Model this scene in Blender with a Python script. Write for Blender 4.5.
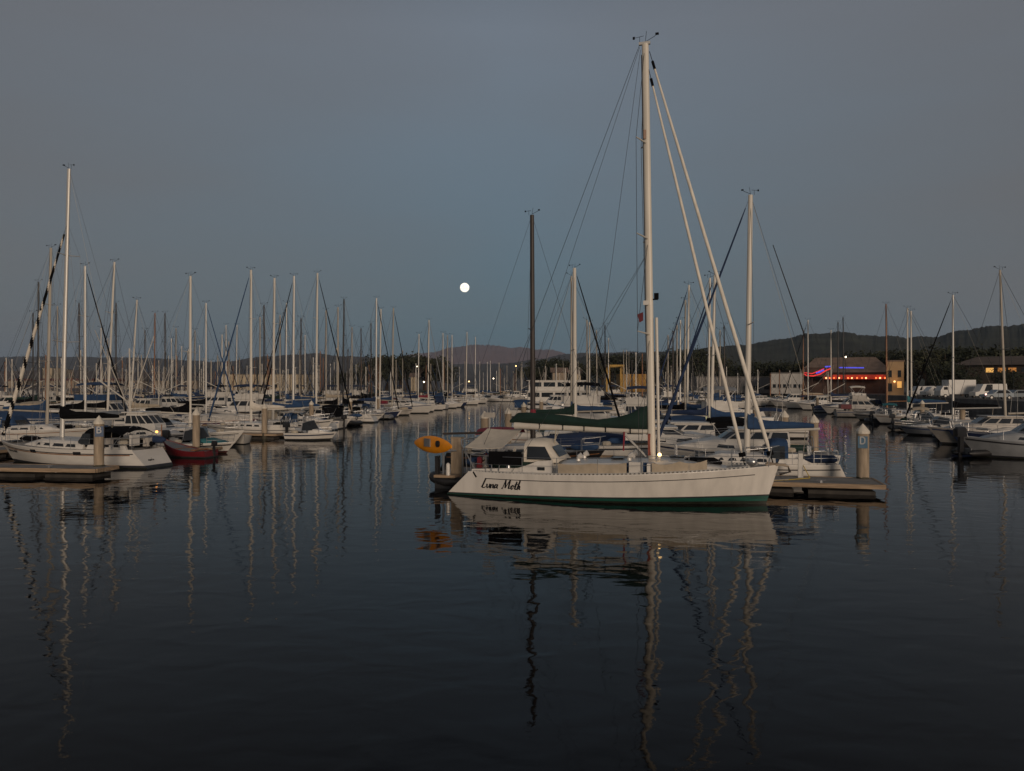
import bpy, math, random
from mathutils import Vector, Matrix
R = math.radians
rnd = random.Random(7)
for _o in list(bpy.data.objects):
    bpy.data.objects.remove(_o)
SC = bpy.context.scene
COL = SC.collection

# ------------------------------------------------------------------ camera, sky, light
CH, F, HY = 4.2, 768.0, 385.5            # eye height, focal length in pixels, horizon row
cd = bpy.data.cameras.new('camera')
cam = bpy.data.objects.new('camera', cd)
COL.objects.link(cam)
cam.location = (0, 0, CH)
cam.rotation_euler = (R(90), 0, 0)
cd.sensor_width = 36.0
cd.lens = 27.0
cd.clip_start = 0.3
cd.clip_end = 30000
SC.camera = cam

SUN_EL, SUN_AZ = 3.0, 164.0              # the sun has just gone down behind the camera
wd = bpy.data.worlds.new('World')
SC.world = wd
wd.use_nodes = True
wn = wd.node_tree
wn.nodes.clear()
sky = wn.nodes.new('ShaderNodeTexSky')
sky.sky_type = 'NISHITA'
sky.sun_disc = False
sky.sun_elevation = R(SUN_EL)
sky.sun_rotation = R(SUN_AZ)
sky.altitude = 0
sky.air_density = 1.0
sky.dust_density = 3.0
sky.ozone_density = 1.5
hs = wn.nodes.new('ShaderNodeHueSaturation')
hs.inputs['Saturation'].default_value = 0.75
bg = wn.nodes.new('ShaderNodeBackground')
bg.inputs['Strength'].default_value = 0.1
wo = wn.nodes.new('ShaderNodeOutputWorld')
wn.links.new(sky.outputs[0], hs.inputs['Color'])
# the even blue-grey of the dusk sky away from the glow, by height and a little by side
gc = wn.nodes.new('ShaderNodeTexCoord')
sx = wn.nodes.new('ShaderNodeSeparateXYZ')
wn.links.new(gc.outputs['Generated'], sx.inputs[0])
gr = wn.nodes.new('ShaderNodeValToRGB')
gr.color_ramp.elements[0].position = 0.0
gr.color_ramp.elements[0].color = (.070, .124, .156, 1)
gr.color_ramp.elements[1].position = 1.0
gr.color_ramp.elements[1].color = (.040, .045, .058, 1)
for p_, c_ in ((.07, (.078, .139, .178)), (.20, (.108, .156, .198)), (.42, (.150, .177, .215)), (.60, (.08, .088, .105))):
    e_ = gr.color_ramp.elements.new(p_)
    e_.color = (*c_, 1)
wn.links.new(sx.outputs['Z'], gr.inputs['Fac'])
sd = wn.nodes.new('ShaderNodeMapRange')
sd.inputs['From Min'].default_value = .30
sd.inputs['From Max'].default_value = .98
sd.inputs['To Max'].default_value = .95
# thin, nearly even veils of dusk cloud
vm = wn.nodes.new('ShaderNodeMapping')
vm.inputs['Scale'].default_value = (1.0, 1.0, 5.0)
wn.links.new(gc.outputs['Generated'], vm.inputs[0])
vn = wn.nodes.new('ShaderNodeTexNoise')
vn.inputs['Scale'].default_value = 1.6
vn.inputs['Detail'].default_value = 3
wn.links.new(vm.outputs[0], vn.inputs['Vector'])
ab = wn.nodes.new('ShaderNodeMath')
ab.operation = 'ABSOLUTE'
wn.links.new(sx.outputs['X'], ab.inputs[0])
av = wn.nodes.new('ShaderNodeMath')
av.operation = 'MULTIPLY_ADD'
av.inputs[1].default_value = 0.55
wn.links.new(ab.outputs[0], av.inputs[2])
wn.links.new(vn.outputs['Fac'], av.inputs[0])
wn.links.new(av.outputs[0], sd.inputs['Value'])
gm = wn.nodes.new('ShaderNodeMixRGB')
gm.inputs[2].default_value = (.126, .124, .130, 1)
wn.links.new(sd.outputs[0], gm.inputs[0])
wn.links.new(gr.outputs[0], gm.inputs[1])
gs = wn.nodes.new('ShaderNodeVectorMath')
gs.operation = 'SCALE'
gs.inputs['Scale'].default_value = 11.3
wn.links.new(gm.outputs[0], gs.inputs[0])
mxw = wn.nodes.new('ShaderNodeMixRGB')
mxw.inputs[0].default_value = 0.88
wn.links.new(hs.outputs[0], mxw.inputs[1])
wn.links.new(gs.outputs[0], mxw.inputs[2])
wn.links.new(mxw.outputs[0], bg.inputs['Color'])
wn.links.new(bg.outputs[0], wo.inputs['Surface'])

sl = bpy.data.lights.new('afterglow', 'SUN')
sl.energy = 1.5
sl.angle = R(16)
sl.color = (1.0, 0.80, 0.62)
so = bpy.data.objects.new('afterglow', sl)
COL.objects.link(so)
so.rotation_euler = (R(90 - 9), 0, R(16))   # shines along +Y, a little downward

SC.view_settings.view_transform = 'Standard'
SC.view_settings.look = 'None'
SC.view_settings.exposure = 0.0
SC.view_settings.gamma = 1.0
SC.view_settings.use_curve_mapping = False
SC.cycles.use_denoising = True
SC.cycles.max_bounces = 6
SC.cycles.sample_clamp_indirect = 3.0

# ------------------------------------------------------------------ helpers
def wx(px, Y): return (px - 512.0) * Y / F
def wz(py, Y): return CH - (py - HY) * Y / F

def tag(o, label=None, cat=None, group=None, kind=None):
    if label: o['label'] = label
    if cat: o['category'] = cat
    if group: o['group'] = group
    if kind: o['kind'] = kind
    return o

def empty(name, loc, rz=0.0, label=None, cat=None, group=None):
    o = bpy.data.objects.new(name, None)
    COL.objects.link(o)
    o.location = loc
    o.rotation_euler = (0, 0, rz)
    o.empty_display_size = 0.3
    return tag(o, label, cat, group)

class MB:
    def __init__(s):
        s.v, s.f, s.m = [], [], []
    def add(s, vs, fs, mi=0):
        k = len(s.v)
        s.v += [tuple(v) for v in vs]
        for i, f in enumerate(fs):
            s.f.append([k + j for j in f])
            s.m.append(mi if isinstance(mi, int) else mi[i])
        return s
    def box(s, c, d, mi=0, rz=0.0, taper=1.0):
        x, y, z = d[0] / 2, d[1] / 2, d[2] / 2
        ca, sa = math.cos(rz), math.sin(rz)
        vs = []
        for dz in (-z, z):
            t = taper if dz > 0 else 1.0
            for dx, dy in ((-x, -y), (x, -y), (x, y), (-x, y)):
                dx, dy = dx * t, dy * t
                vs.append((c[0] + dx * ca - dy * sa, c[1] + dx * sa + dy * ca, c[2] + dz))
        return s.add(vs, [(3, 2, 1, 0), (4, 5, 6, 7), (0, 1, 5, 4), (1, 2, 6, 5), (2, 3, 7, 6), (3, 0, 4, 7)], mi)
    def tube(s, p, q, r, r2=None, n=6, mi=0, cap=True, ell=None):
        p, q = Vector(p), Vector(q)
        r2 = r if r2 is None else r2
        d = (q - p)
        if d.length < 1e-6: return s
        d.normalize()
        a = Vector((1, 0, 0)) if abs(d.x) < 0.9 else Vector((0, 0, 1))
        if ell: a = Vector((1, 0, 0))
        v = d.cross(a).normalized()
        u = v.cross(d).normalized()
        e = ell or 1.0
        vs = []
        for c, rr in ((p, r), (q, r2)):
            for i in range(n):
                t = 2 * math.pi * i / n
                vs.append(c + u * (rr * math.cos(t)) + v * (rr * e * math.sin(t)))
        fs = [(i, (i + 1) % n, n + (i + 1) % n, n + i) for i in range(n)]
        if cap:
            fs += [tuple(range(n - 1, -1, -1)), tuple(range(n, 2 * n))]
        return s.add(vs, fs, mi)
    def path(s, pts, r, n=6, mi=0):
        for a, b in zip(pts[:-1], pts[1:]):
            s.tube(a, b, r, n=n, mi=mi)
        return s
    def loft(s, rings, mi=0, closed=True, caps=True):
        n = len(rings[0])
        vs = [p for r in rings for p in r]
        fs = []
        for k in range(len(rings) - 1):
            for i in range(n if closed else n - 1):
                j = (i + 1) % n
                fs.append((k * n + i, k * n + j, (k + 1) * n + j, (k + 1) * n + i))
        if caps:
            fs.append(tuple(range(n - 1, -1, -1)))
            fs.append(tuple((len(rings) - 1) * n + i for i in range(n)))
        return s.add(vs, fs, mi)
    def prism(s, poly, z0, z1, mi=0, mi_top=None):
        n = len(poly)
        vs = [(x, y, z0) for x, y in poly] + [(x, y, z1) for x, y in poly]
        fs = [tuple(range(n - 1, -1, -1)), tuple(range(n, 2 * n))]
        fs += [(i, (i + 1) % n, n + (i + 1) % n, n + i) for i in range(n)]
        ms = [mi, mi if mi_top is None else mi_top] + [mi] * n
        return s.add(vs, fs, ms)
    def sphere(s, c, r, nu=10, nv=6, mi=0, sc=(1, 1, 1)):
        rings = []
        for k in range(nv + 1):
            t = math.pi * k / nv
            rr = max(math.sin(t), 0.01)
            rings.append([(c[0] + r * sc[0] * rr * math.cos(2 * math.pi * i / nu),
                           c[1] + r * sc[1] * rr * math.sin(2 * math.pi * i / nu),
                           c[2] + r * sc[2] * math.cos(t)) for i in range(nu)])
        return s.loft(rings[::-1], mi)
    def build(s, name, mats, parent=None, smooth=0.7, loc=None):
        me = bpy.data.meshes.new(name)
        me.from_pydata(s.v, [], s.f)
        if not isinstance(mats, (list, tuple)): mats = [mats]
        for m in mats: me.materials.append(m)
        if len(mats) > 1: me.polygons.foreach_set('material_index', s.m)
        me.update()
        if smooth:
            me.polygons.foreach_set('use_smooth', [True] * len(me.polygons))
            me.set_sharp_from_angle(angle=smooth)
        o = bpy.data.objects.new(name, me)
        COL.objects.link(o)
        if parent: o.parent = parent
        if loc: o.location = loc
        return o

def copy_tree(o, parent=None):
    c = o.copy()
    COL.objects.link(c)
    c.parent = parent
    for ch in list(o.children):
        copy_tree(ch, c)
    return c

def ordw(i):
    return ['first', 'second', 'third', 'fourth', 'fifth', 'sixth', 'seventh', 'eighth', 'ninth', 'tenth', 'eleventh',
            'twelfth', 'thirteenth', 'fourteenth', 'fifteenth', 'sixteenth', 'seventeenth', 'eighteenth', 'nineteenth',
            'twentieth', 'twenty-first', 'twenty-second', 'twenty-third', 'twenty-fourth', 'twenty-fifth', 'twenty-sixth',
            'twenty-seventh', 'twenty-eighth'][i]

# ------------------------------------------------------------------ materials
MATS = {}
def mat(name, col, rough=0.5, var=0.12, scale=3.0, metal=0.0, stretch=(1, 1, 1), bump=0.0, emit=0.0, spec=0.5):
    if name in MATS: return MATS[name]
    m = bpy.data.materials.new(name)
    m.use_nodes = True
    nt = m.node_tree
    b = nt.nodes['Principled BSDF']
    b.inputs['Roughness'].default_value = rough
    b.inputs['Metallic'].default_value = metal
    b.inputs['Specular IOR Level'].default_value = spec
    if emit:
        b.inputs['Base Color'].default_value = (*col, 1)
        b.inputs['Emission Color'].default_value = (*col, 1)
        b.inputs['Emission Strength'].default_value = emit
    else:
        tc = nt.nodes.new('ShaderNodeTexCoord')
        mp = nt.nodes.new('ShaderNodeMapping')
        mp.inputs['Scale'].default_value = stretch
        nz = nt.nodes.new('ShaderNodeTexNoise')
        nz.inputs['Scale'].default_value = scale
        nz.inputs['Detail'].default_value = 5
        rp = nt.nodes.new('ShaderNodeMapRange')
        rp.inputs['From Min'].default_value = 0.3
        rp.inputs['From Max'].default_value = 0.7
        rp.inputs['To Min'].default_value = 1 - var
        rp.inputs['To Max'].default_value = 1 + var
        mx = nt.nodes.new('ShaderNodeVectorMath')
        mx.operation = 'SCALE'
        mx.inputs[0].default_value = col
        nt.links.new(tc.outputs['Object'], mp.inputs[0])
        nt.links.new(mp.outputs[0], nz.inputs['Vector'])
        nt.links.new(nz.outputs['Fac'], rp.inputs['Value'])
        nt.links.new(rp.outputs[0], mx.inputs['Scale'])
        nt.links.new(mx.outputs[0], b.inputs['Base Color'])
        if bump:
            bp = nt.nodes.new('ShaderNodeBump')
            bp.inputs['Strength'].default_value = 1.0
            bp.inputs['Distance'].default_value = bump
            nt.links.new(nz.outputs['Fac'], bp.inputs['Height'])
            nt.links.new(bp.outputs[0], b.inputs['Normal'])
    MATS[name] = m
    return m

WHITE = mat('white_gelcoat', (0.62, 0.59, 0.54), 0.3, 0.08, 1.2, stretch=(1, 1, 3))
CREAM = mat('cream_gelcoat', (0.70, 0.66, 0.60), 0.28, 0.11, 1.6, stretch=(1.6, 1.6, .35))
OFFW = mat('weathered_or_dimmed_white', (0.40, 0.37, 0.33), 0.45, 0.18, 2.0)  # weathering; on the shore-row hulls it stands in for dimmer light
GREYH = mat('grey_hull_paint', (0.26, 0.27, 0.28), 0.4, 0.12, 2.0)
NAVY = mat('navy_hull_paint', (0.02, 0.03, 0.07), 0.3, 0.15, 2.0)
BLACKH = mat('black_hull_paint', (0.02, 0.02, 0.022), 0.3, 0.15, 2.0)
REDH = mat('red_hull_paint', (0.13, 0.013, 0.018), 0.4, 0.12, 2.0)
TEAL = mat('teal_hull_paint', (0.10, 0.24, 0.25), 0.4, 0.12, 2.0)
DECK = mat('deck_nonskid', (0.36, 0.33, 0.29), 0.7, 0.18, 6.0)
GREENB = mat('green_antifouling', (0.008, 0.075, 0.055), 0.55, 0.3, 3.0, stretch=(.4, .4, 3))
DARKB = mat('dark_antifouling', (0.025, 0.025, 0.03), 0.6, 0.3, 3.0)
REDB = mat('red_antifouling', (0.16, 0.03, 0.025), 0.6, 0.3, 3.0)
BLUEB = mat('blue_antifouling', (0.03, 0.06, 0.16), 0.6, 0.3, 3.0)
SLIME = mat('waterline_scum', (0.018, 0.020, 0.014), 0.5, 0.6, 4.0, stretch=(1, 1, 4))
STRIPE = mat('dark_stripe', (0.03, 0.03, 0.035), 0.4, 0.1)
GLASS = mat('tinted_window', (0.02, 0.022, 0.025), 0.08, 0.2, 2.0, spec=0.6)
ALUD = mat('dull_spar', (0.38, 0.34, 0.28), 0.5, 0.12, 1.5, stretch=(3, 3, .3))
SPARC = mat('tan_spar', (0.46, 0.39, 0.29), 0.5, 0.12, 1.5, stretch=(3, 3, .3))
ALU = mat('anodised_spar', (0.56, 0.54, 0.50), 0.4, 0.08, 1.5, metal=0.25, stretch=(3, 3, .3))
SPARW = mat('white_painted_spar', (0.60, 0.56, 0.49), 0.4, 0.06, 1.5, stretch=(3, 3, .3))
SPARD = mat('dark_spar', (0.045, 0.035, 0.03), 0.5, 0.25, 2.0, stretch=(3, 3, .4))
SPARB = mat('black_spar', (0.015, 0.015, 0.017), 0.4, 0.15, 2.0)
WOOD = mat('varnished_wood', (0.24, 0.11, 0.05), 0.45, 0.3, 4.0, stretch=(1, 1, .2))
STEEL = mat('stainless_steel', (0.5, 0.5, 0.5), 0.3, 0.1, 3.0, metal=0.8)
WIRE = mat('rigging_wire', (0.06, 0.06, 0.065), 0.4, 0.1, metal=0.4)
ROPE = mat('rope', (0.45, 0.40, 0.32), 0.9, 0.2, 8.0)
BLK = mat('black_canvas', (0.006, 0.006, 0.007), 0.95, 0.25, 4.0, bump=.01, spec=.08)
BLUE = mat('blue_canvas', (0.018, 0.052, 0.125), 0.85, 0.2, 3.0, bump=.02)
NAVYC = mat('navy_canvas', (0.012, 0.028, 0.075), 0.85, 0.2, 3.0, bump=.02)
GREEN = mat('green_canvas', (0.005, 0.025, 0.018), 0.85, 0.25, 3.0, bump=.02)
TEALC = mat('teal_canvas', (0.03, 0.15, 0.17), 0.85, 0.2, 3.0, bump=.02)
REDC = mat('red_canvas', (0.24, 0.028, 0.045), 0.85, 0.2, 3.0, bump=.02)
TAN = mat('tan_canvas', (0.42, 0.35, 0.26), 0.85, 0.15, 3.0, bump=.02)
CANW = mat('cream_canvas', (0.66, 0.60, 0.51), 0.85, 0.1, 3.0, bump=.015)
GREYC = mat('grey_canvas', (0.22, 0.23, 0.24), 0.85, 0.2, 3.0, bump=.02)
RUBBER = mat('black_rubber', (0.015, 0.015, 0.016), 0.5, 0.2, 4.0)
ORANGE = mat('orange_plastic', (0.85, 0.30, 0.010), 0.45, 0.12, 3.0)
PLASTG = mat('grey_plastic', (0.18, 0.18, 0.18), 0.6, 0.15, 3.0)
PILE = mat('weathered_pile', (0.33, 0.26, 0.185), 0.85, 0.3, 2.5, stretch=(3, 3, .5), bump=.02)
PILEWET = mat('pile_weed_band', (0.05, 0.045, 0.03), 0.8, 0.4, 5.0, bump=.03)
CAPM = mat('pile_cap', (0.66, 0.60, 0.50), 0.6, 0.1, 4.0)
CONC = mat('dock_concrete', (0.22, 0.205, 0.185), 0.9, 0.25, 1.5, bump=.01)
WALER = mat('dock_timber', (0.30, 0.215, 0.14), 0.85, 0.35, 3.0, stretch=(.4, 3, 3), bump=.02)
FLOATM = mat('dock_float', (0.045, 0.04, 0.035), 0.9, 0.4, 2.0)
SIGNB = mat('blue_sign', (0.09, 0.17, 0.25), 0.5, 0.1, 4.0)
SIGND = mat('dark_blue_sign', (0.04, 0.08, 0.16), 0.5, 0.1, 4.0)
LETW = mat('white_lettering', (0.5, 0.5, 0.49), 0.5, 0.05)
LETB = mat('black_lettering', (0.01, 0.01, 0.012), 0.4, 0.05)
ENG = mat('outboard_cowling', (0.018, 0.018, 0.02), 0.3, 0.15)
WARM = mat('lamp_warm', (1.0, 0.62, 0.25), emit=5)
WARMW = mat('lamp_warm_white', (1.0, 0.80, 0.55), emit=5)
CANV = dict(blue=BLUE, navy=NAVYC, black=BLK, green=GREEN, red=REDC, tan=TAN, cream=CANW, grey=GREYC, teal=TEALC)
HULL = dict(white=WHITE, cream=CREAM, grey=GREYH, navy=NAVY, black=BLACKH, red=REDH, teal=TEAL, weathered=OFFW)
BOTT = dict(green=GREENB, dark=DARKB, red=REDB, blue=BLUEB)
SPAR = dict(white=SPARW, silver=ALU, brown=SPARD, black=SPARB, wooden=WOOD)

# ------------------------------------------------------------------ hull form
class Hull:
    """x forward from amidships, z up from the waterline"""
    def __init__(s, L, B, fb, fs, rb=0.9, rt=0.5, tr=0.72, pw=2.2, sag=0.06, band=(0.10, 0.12), mid=0.45):
        s.L, s.B, s.fb, s.fs, s.rb, s.rt, s.tr, s.pw, s.sag, s.band, s.mid = L, B, fb, fs, rb, rt, tr, pw, sag, band, mid
    def zs(s, t): return s.fs + (s.fb - s.fs) * t ** 1.5 - s.sag * 4 * t * (1 - t)
    def f(s, t):
        if t < s.mid:
            k = t / s.mid
            return s.tr + (1 - s.tr) * math.sin(k * math.pi / 2)
        k = (t - s.mid) / (1 - s.mid)
        return max(1 - k ** s.pw, 0.012)
    def hw(s, t, lev):
        w0 = 0.84 - 0.35 * max(0.0, (t - 0.5) / 0.5) ** 1.5
        lev = max(lev, -0.6)
        if lev >= 0: k = w0 + (1 - w0) * lev ** 0.75
        else: k = w0 * (1 + lev * 0.7)
        return s.B / 2 * s.f(t) * k
    def x(s, t, lev):
        a = -s.L / 2 + s.rt * lev
        b = s.L / 2 - s.rb * (1 - lev)
        return a + t * (b - a)
    def pt(s, t, z, side=1, off=0.0):
        lev = z / s.zs(t)
        return Vector((s.x(t, lev), side * (s.hw(t, lev) + off), z))
    def at(s, x, z, side=1, off=0.0):
        t = x / s.L + 0.5
        for _ in range(5):
            t = min(max(t, 0.0), 1.0)
            lev = z / s.zs(t)
            a = -s.L / 2 + s.rt * lev
            b = s.L / 2 - s.rb * (1 - lev)
            t = (x - a) / (b - a)
        t = min(max(t, 0.0), 1.0)
        return Vector((x, side * (s.hw(t, z / s.zs(t)) + off), z))
    def edge(s, x, side=1, inset=0.0):
        t = x / s.L + 0.5
        for _ in range(4):
            t = min(max((x - (-s.L / 2 + s.rt)) / (s.L - s.rt), 0.0), 1.0)
        return Vector((x, side * max(s.hw(t, 1) - inset, 0.0), s.zs(t)))
    def build(s, mats, parent, n=18, name='hull'):
        m = MB()
        rows = []
        for i in range(n + 1):
            t = i / n
            t = 1 - (1 - t) ** 1.25
            zs = s.zs(t)
            bd = s.band[0] + (s.band[1] - s.band[0]) * t
            zl = [zs, zs - 0.07, bd + (zs - bd) * 0.62, bd + (zs - bd) * 0.28, bd + 0.05, bd, min(.10, bd * .45), 0.0, -0.25]
            rows.append((t, zl))
        nl = len(rows[0][1])
        ml = [0, 0, 0, 0, 1, 2, 4, 4]
        for side in (1, -1):
            vs = [s.pt(t, z, side) for t, zl in rows for z in zl]
            fs, ms = [], []
            for i in range(n):
                for j in range(nl - 1):
                    q = (i * nl + j, (i + 1) * nl + j, (i + 1) * nl + j + 1, i * nl + j + 1)
                    fs.append(q if side == -1 else q[::-1])
                    ms.append(ml[j])
            m.add(vs, fs, ms)
        # transom
        t, zl = rows[0]
        vs = [s.pt(t, z, 1) for z in zl] + [s.pt(t, z, -1) for z in zl]
        m.add(vs, [(j, j + 1, nl + j + 1, nl + j) for j in range(nl - 1)], [ml[j] for j in range(nl - 1)])
        # deck with camber and a low toe rail
        vs, fs = [], []
        for t, zl in rows:
            z = zl[0]
            w = s.hw(t, 1)
            x = s.x(t, 1)
            q = max(w - 0.05, 0.0)
            vs += [(x, w, z), (x, w, z + .035), (x, q, z + .035), (x, q, z - .01), (x, 0, z + 0.05 * min(1, w)), (x, -q, z - .01), (x, -q, z + .035), (x, -w, z + .035), (x, -w, z)]
        ms = []
        for i in range(n):
            for j in range(8):
                fs.append((i * 9 + j, i * 9 + j + 1, (i + 1) * 9 + j + 1, (i + 1) * 9 + j))
                ms.append(3 if j in (3, 4) else 0)
        m.add(vs, fs, ms)
        return m.build(name, list(mats[:4]) + [SLIME], parent, smooth=0.6)

def add_rub_rail(h, parent, m=None, drop=.16, wd_=.05):
    for sy in (1, -1):
        vs = []
        n = 18
        for i in range(n + 1):
            t = .01 + .97 * i / n
            z = h.zs(t) - drop
            vs += [h.pt(t, z, sy, .008), h.pt(t, z - wd_, sy, .008)]
        MB().add(vs, [(2 * i, 2 * i + 1, 2 * i + 3, 2 * i + 2) for i in range(n)]).build('rub_rail', m or STRIPE, parent, smooth=0)

def add_clutter(h, parent, rg, x0, x1, zoff, n):
    """loose gear made fast on deck"""
    for _ in range(n):
        x = rg.uniform(x0, x1)
        e = h.edge(x)
        y = rg.uniform(-.8, .8) * e.y
        k = rg.randrange(4)
        c = Vector((x, y, e.z + zoff))
        if k == 0: MB().box(c + Vector((0, 0, .15)), (.5, .35, .32), rz=rg.uniform(0, 3), taper=.9).build('deck_box', rg.choice((OFFW, WHITE, PLASTG)), parent)
        elif k == 1: MB().loft([[(c.x + rr * math.cos(2 * math.pi * i / 8), c.y + rr * math.sin(2 * math.pi * i / 8), c.z + z) for i in range(8)] for z, rr in ((0, .25), (.12, .27), (.2, .2), (.22, .05))], 0).build('rope_coil', ROPE, parent)
        elif k == 2: MB().loft([[(c.x + xx, c.y + r_ * math.cos(2 * math.pi * i / 8), c.z + .16 + r_ * math.sin(2 * math.pi * i / 8)) for i in range(8)] for xx, r_ in ((-.7, .06), (-.5, .17), (.4, .19), (.7, .05))], 0).build('sail_bag', rg.choice((BLUE, NAVYC, BLK, TAN, GREEN)), parent)
        else: MB().box(c + Vector((0, 0, .05)), (.5, .5, .07)).build('hatch', GLASS, parent)

def cabin_fn(h, xa, xb, wf, hc, sf=0.9, sa=0.15):
    """a trunk cabin from xa (aft) to xb (front); returns ring(x, off)"""
    def ring(x, off=0.0):
        k = min(1.0, max(0.02, (xb - x) / sf)) ** 0.75
        k = min(k, max(0.3, (x - xa) / sa) if x > xa else 0.9)
        e = h.edge(x)
        w = e.y * wf * (0.9 + 0.1 * k)
        hh = hc * k
        z = e.z - 0.02
        return [(x, w + off, z), (x, w * 0.93 + off, z + hh * 0.72), (x, w * 0.84, z + hh * 0.93 + off), (x, w * 0.4, z + hh * 1.03 + off), (x, 0, z + hh * 1.06 + off),
                (x, -w * 0.4, z + hh * 1.03 + off), (x, -w * 0.84, z + hh * 0.93 + off), (x, -w * 0.93 - off, z + hh * 0.72), (x, -w - off, z)]
    return ring

def add_cabin(h, xa, xb, wf, hc, m, parent, sf=0.9, wins=(), n=8, name='cabin_top', wmat=None):
    ring = cabin_fn(h, xa, xb, wf, hc, sf)
    xs = [xa + (xb - xa) * i / n for i in range(n + 1)]
    xs = sorted(set(xs + [xb - sf, xb - sf * .5, xb - sf * .2, xb - 0.03]))
    o = MB().loft([ring(x) for x in xs], 0, closed=True).build(name, m, parent, smooth=0.5)
    for (wa, wb, z0, z1) in wins:
        for side in (0, 1):
            vs = []
            for x in (wa, (wa + wb) / 2, wb):
                r = ring(x, 0.012)
                a, b = (Vector(r[0]), Vector(r[1])) if side == 0 else (Vector(r[8]), Vector(r[7]))
                sl = 0.06 if x == wa else (-0.10 if x == wb else 0)
                p, q = a.lerp(b, z0), a.lerp(b, z1)
                q.x += sl
                vs += [p, q]
            mm = MB().add(vs, [(0, 2, 3, 1), (2, 4, 5, 3)] if side else [(1, 3, 2, 0), (3, 5, 4, 2)])
            mm.build('window', wmat or GLASS, o, smooth=0)
    return o

def add_dodger(x0, x1, w, z, hh, cm, parent, pane=True, name='dodger'):
    rings = []
    for k, (x, hs_, ws) in enumerate(((x1 + .55, 0.06, 1.0), (x1 + .12, .82, .94), (x1, 1.0, .92), ((x0 + x1) / 2, 1.06, .92), (x0, 1.0, .95))):
        ring = []
        for i in range(9):
            a = math.pi * i / 8
            c, s_ = math.cos(a), math.sin(a)
            cx = math.copysign(abs(c) ** 0.5, c)
            ring.append((x, w * ws * cx, z + hh * hs_ * (s_ ** 0.5)))
        rings.append(ring)
    m = MB().loft(rings, 0, closed=False, caps=False)
    m.v += [(v[0], v[1] * .985, v[2] - .012) for v in m.v]
    k = len(m.v) // 2
    m.f += [[k + i for i in reversed(f)] for f in m.f]
    m.m += list(m.m)
    o = m.build(name, cm, parent, smooth=1.0)
    if pane:
        for sy in (1, -1):
            pts = [Vector(rings[0][1 if sy > 0 else 7]), Vector(rings[2][1 if sy > 0 else 7]), Vector(rings[2][2 if sy > 0 else 6])]
            a = Vector((x1 + .3, sy * w * 1.0, z + .12 * hh)); b = Vector((x0 + .15, sy * w * .985, z + .12 * hh))
            c = Vector((x0 + .15, sy * w * .93, z + .72 * hh)); d = Vector((x1 + .02, sy * w * .92, z + .72 * hh))
            q = MB().add([p + Vector((0, sy * .02, 0)) for p in (a, b, c, d)], [(0, 1, 2, 3)])
            q.build('pane', GLASS, o, smooth=0)
        p = [Vector(rings[0][i]).lerp(Vector(rings[1][i]), f) + Vector((.03, 0, .02)) for i, f in ((3, .2), (5, .2), (5, .85), (3, .85))]
        MB().add(p, [(0, 1, 2, 3)]).build('pane', GLASS, o, smooth=0)
    return o

def add_bimini(x0, x1, w, z, zd, cm, parent, hh=0.16, name='bimini', posts=True):
    rings = []
    for i in range(6):
        t = i / 5
        x = x0 + (x1 - x0) * t
        up = hh * math.sin(math.pi * (0.12 + 0.76 * t))
        r = []
        for j in range(7):
            a = -1 + 2 * j / 6
            r.append((x, a * w, z + up + 0.14 * (1 - a * a) - (0.10 if abs(a) == 1 else 0)))
        rings.append(r + [(p[0], p[1] * .99, p[2] - .03) for p in reversed(r)])
    o = MB().loft(rings, 0).build(name, cm, parent, smooth=0.8)
    if posts:
        for sy in (1, -1):
            f = MB()
            for x in (x0 + .08, x1 - .08):
                xm = (x0 + x1) / 2 + (x - (x0 + x1) / 2) * .25
                f.tube((x, sy * w * .97, z), (xm, sy * w, zd), .015)
            f.build('bimini_frame', STEEL, o)
    return o

def cover_mesh(p, q, r, sag=0.05, hmul=1.6, nmast=0.5, n=14, seed=0):
    """a flaked sail under its cover lying on the boom from p (mast end) to q"""
    rg = random.Random(seed)
    p, q = Vector(p), Vector(q)
    d = (q - p).normalized()
    side = Vector((-d.y, d.x, 0)).normalized()
    rings = []
    for i in range(n + 1):
        t = i / n
        c = p.lerp(q, t)
        hgt = r * hmul * (1.0 + nmast * math.exp(-t * 9) - sag * math.sin(math.pi * t)) * (1 - 0.55 * t ** 3) * (1 + rg.uniform(-.06, .06))
        wd_ = r * (1 - 0.45 * t) * (1 + rg.uniform(-.08, .08))
        ring = []
        for j in range(8):
            a = 2 * math.pi * j / 8
            s_, cz = math.sin(a), math.cos(a)
            ring.append(c + side * (wd_ * s_ * (1.0 if cz < 0.3 else .75)) + Vector((0, 0, hgt * (0.5 + 0.5 * cz))))
        rings.append(ring)
    return MB().loft(rings, 0)

def add_outboard(parent, x, y, z, s=1.0, name='outboard_motor', rz=0.0, m=None):
    q = MB()
    q.loft([[(x - .28 * s + a * .52 * s, y + b * .16 * s, z + .30 * s + c) for a, b in ((0.05, -.7), (.9, -.7), (1, 0), (.9, .7), (.05, .7), (0, 0))] for c in (0, .05 * s, .3 * s)] +
           [[(x - .2 * s + a * .36 * s, y + b * .11 * s, z + .68 * s) for a, b in ((0.05, -.7), (.9, -.7), (1, 0), (.9, .7), (.05, .7), (0, 0))]], 0)
    q.box((x, y, z), (.18 * s, .13 * s, .62 * s))
    q.box((x - .03 * s, y, z - .42 * s), (.14 * s, .07 * s, .5 * s))
    q.box((x - .12 * s, y, z - .33 * s), (.4 * s, .2 * s, .02))
    return q.build(name, m or ENG, parent, smooth=0.5)

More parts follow.
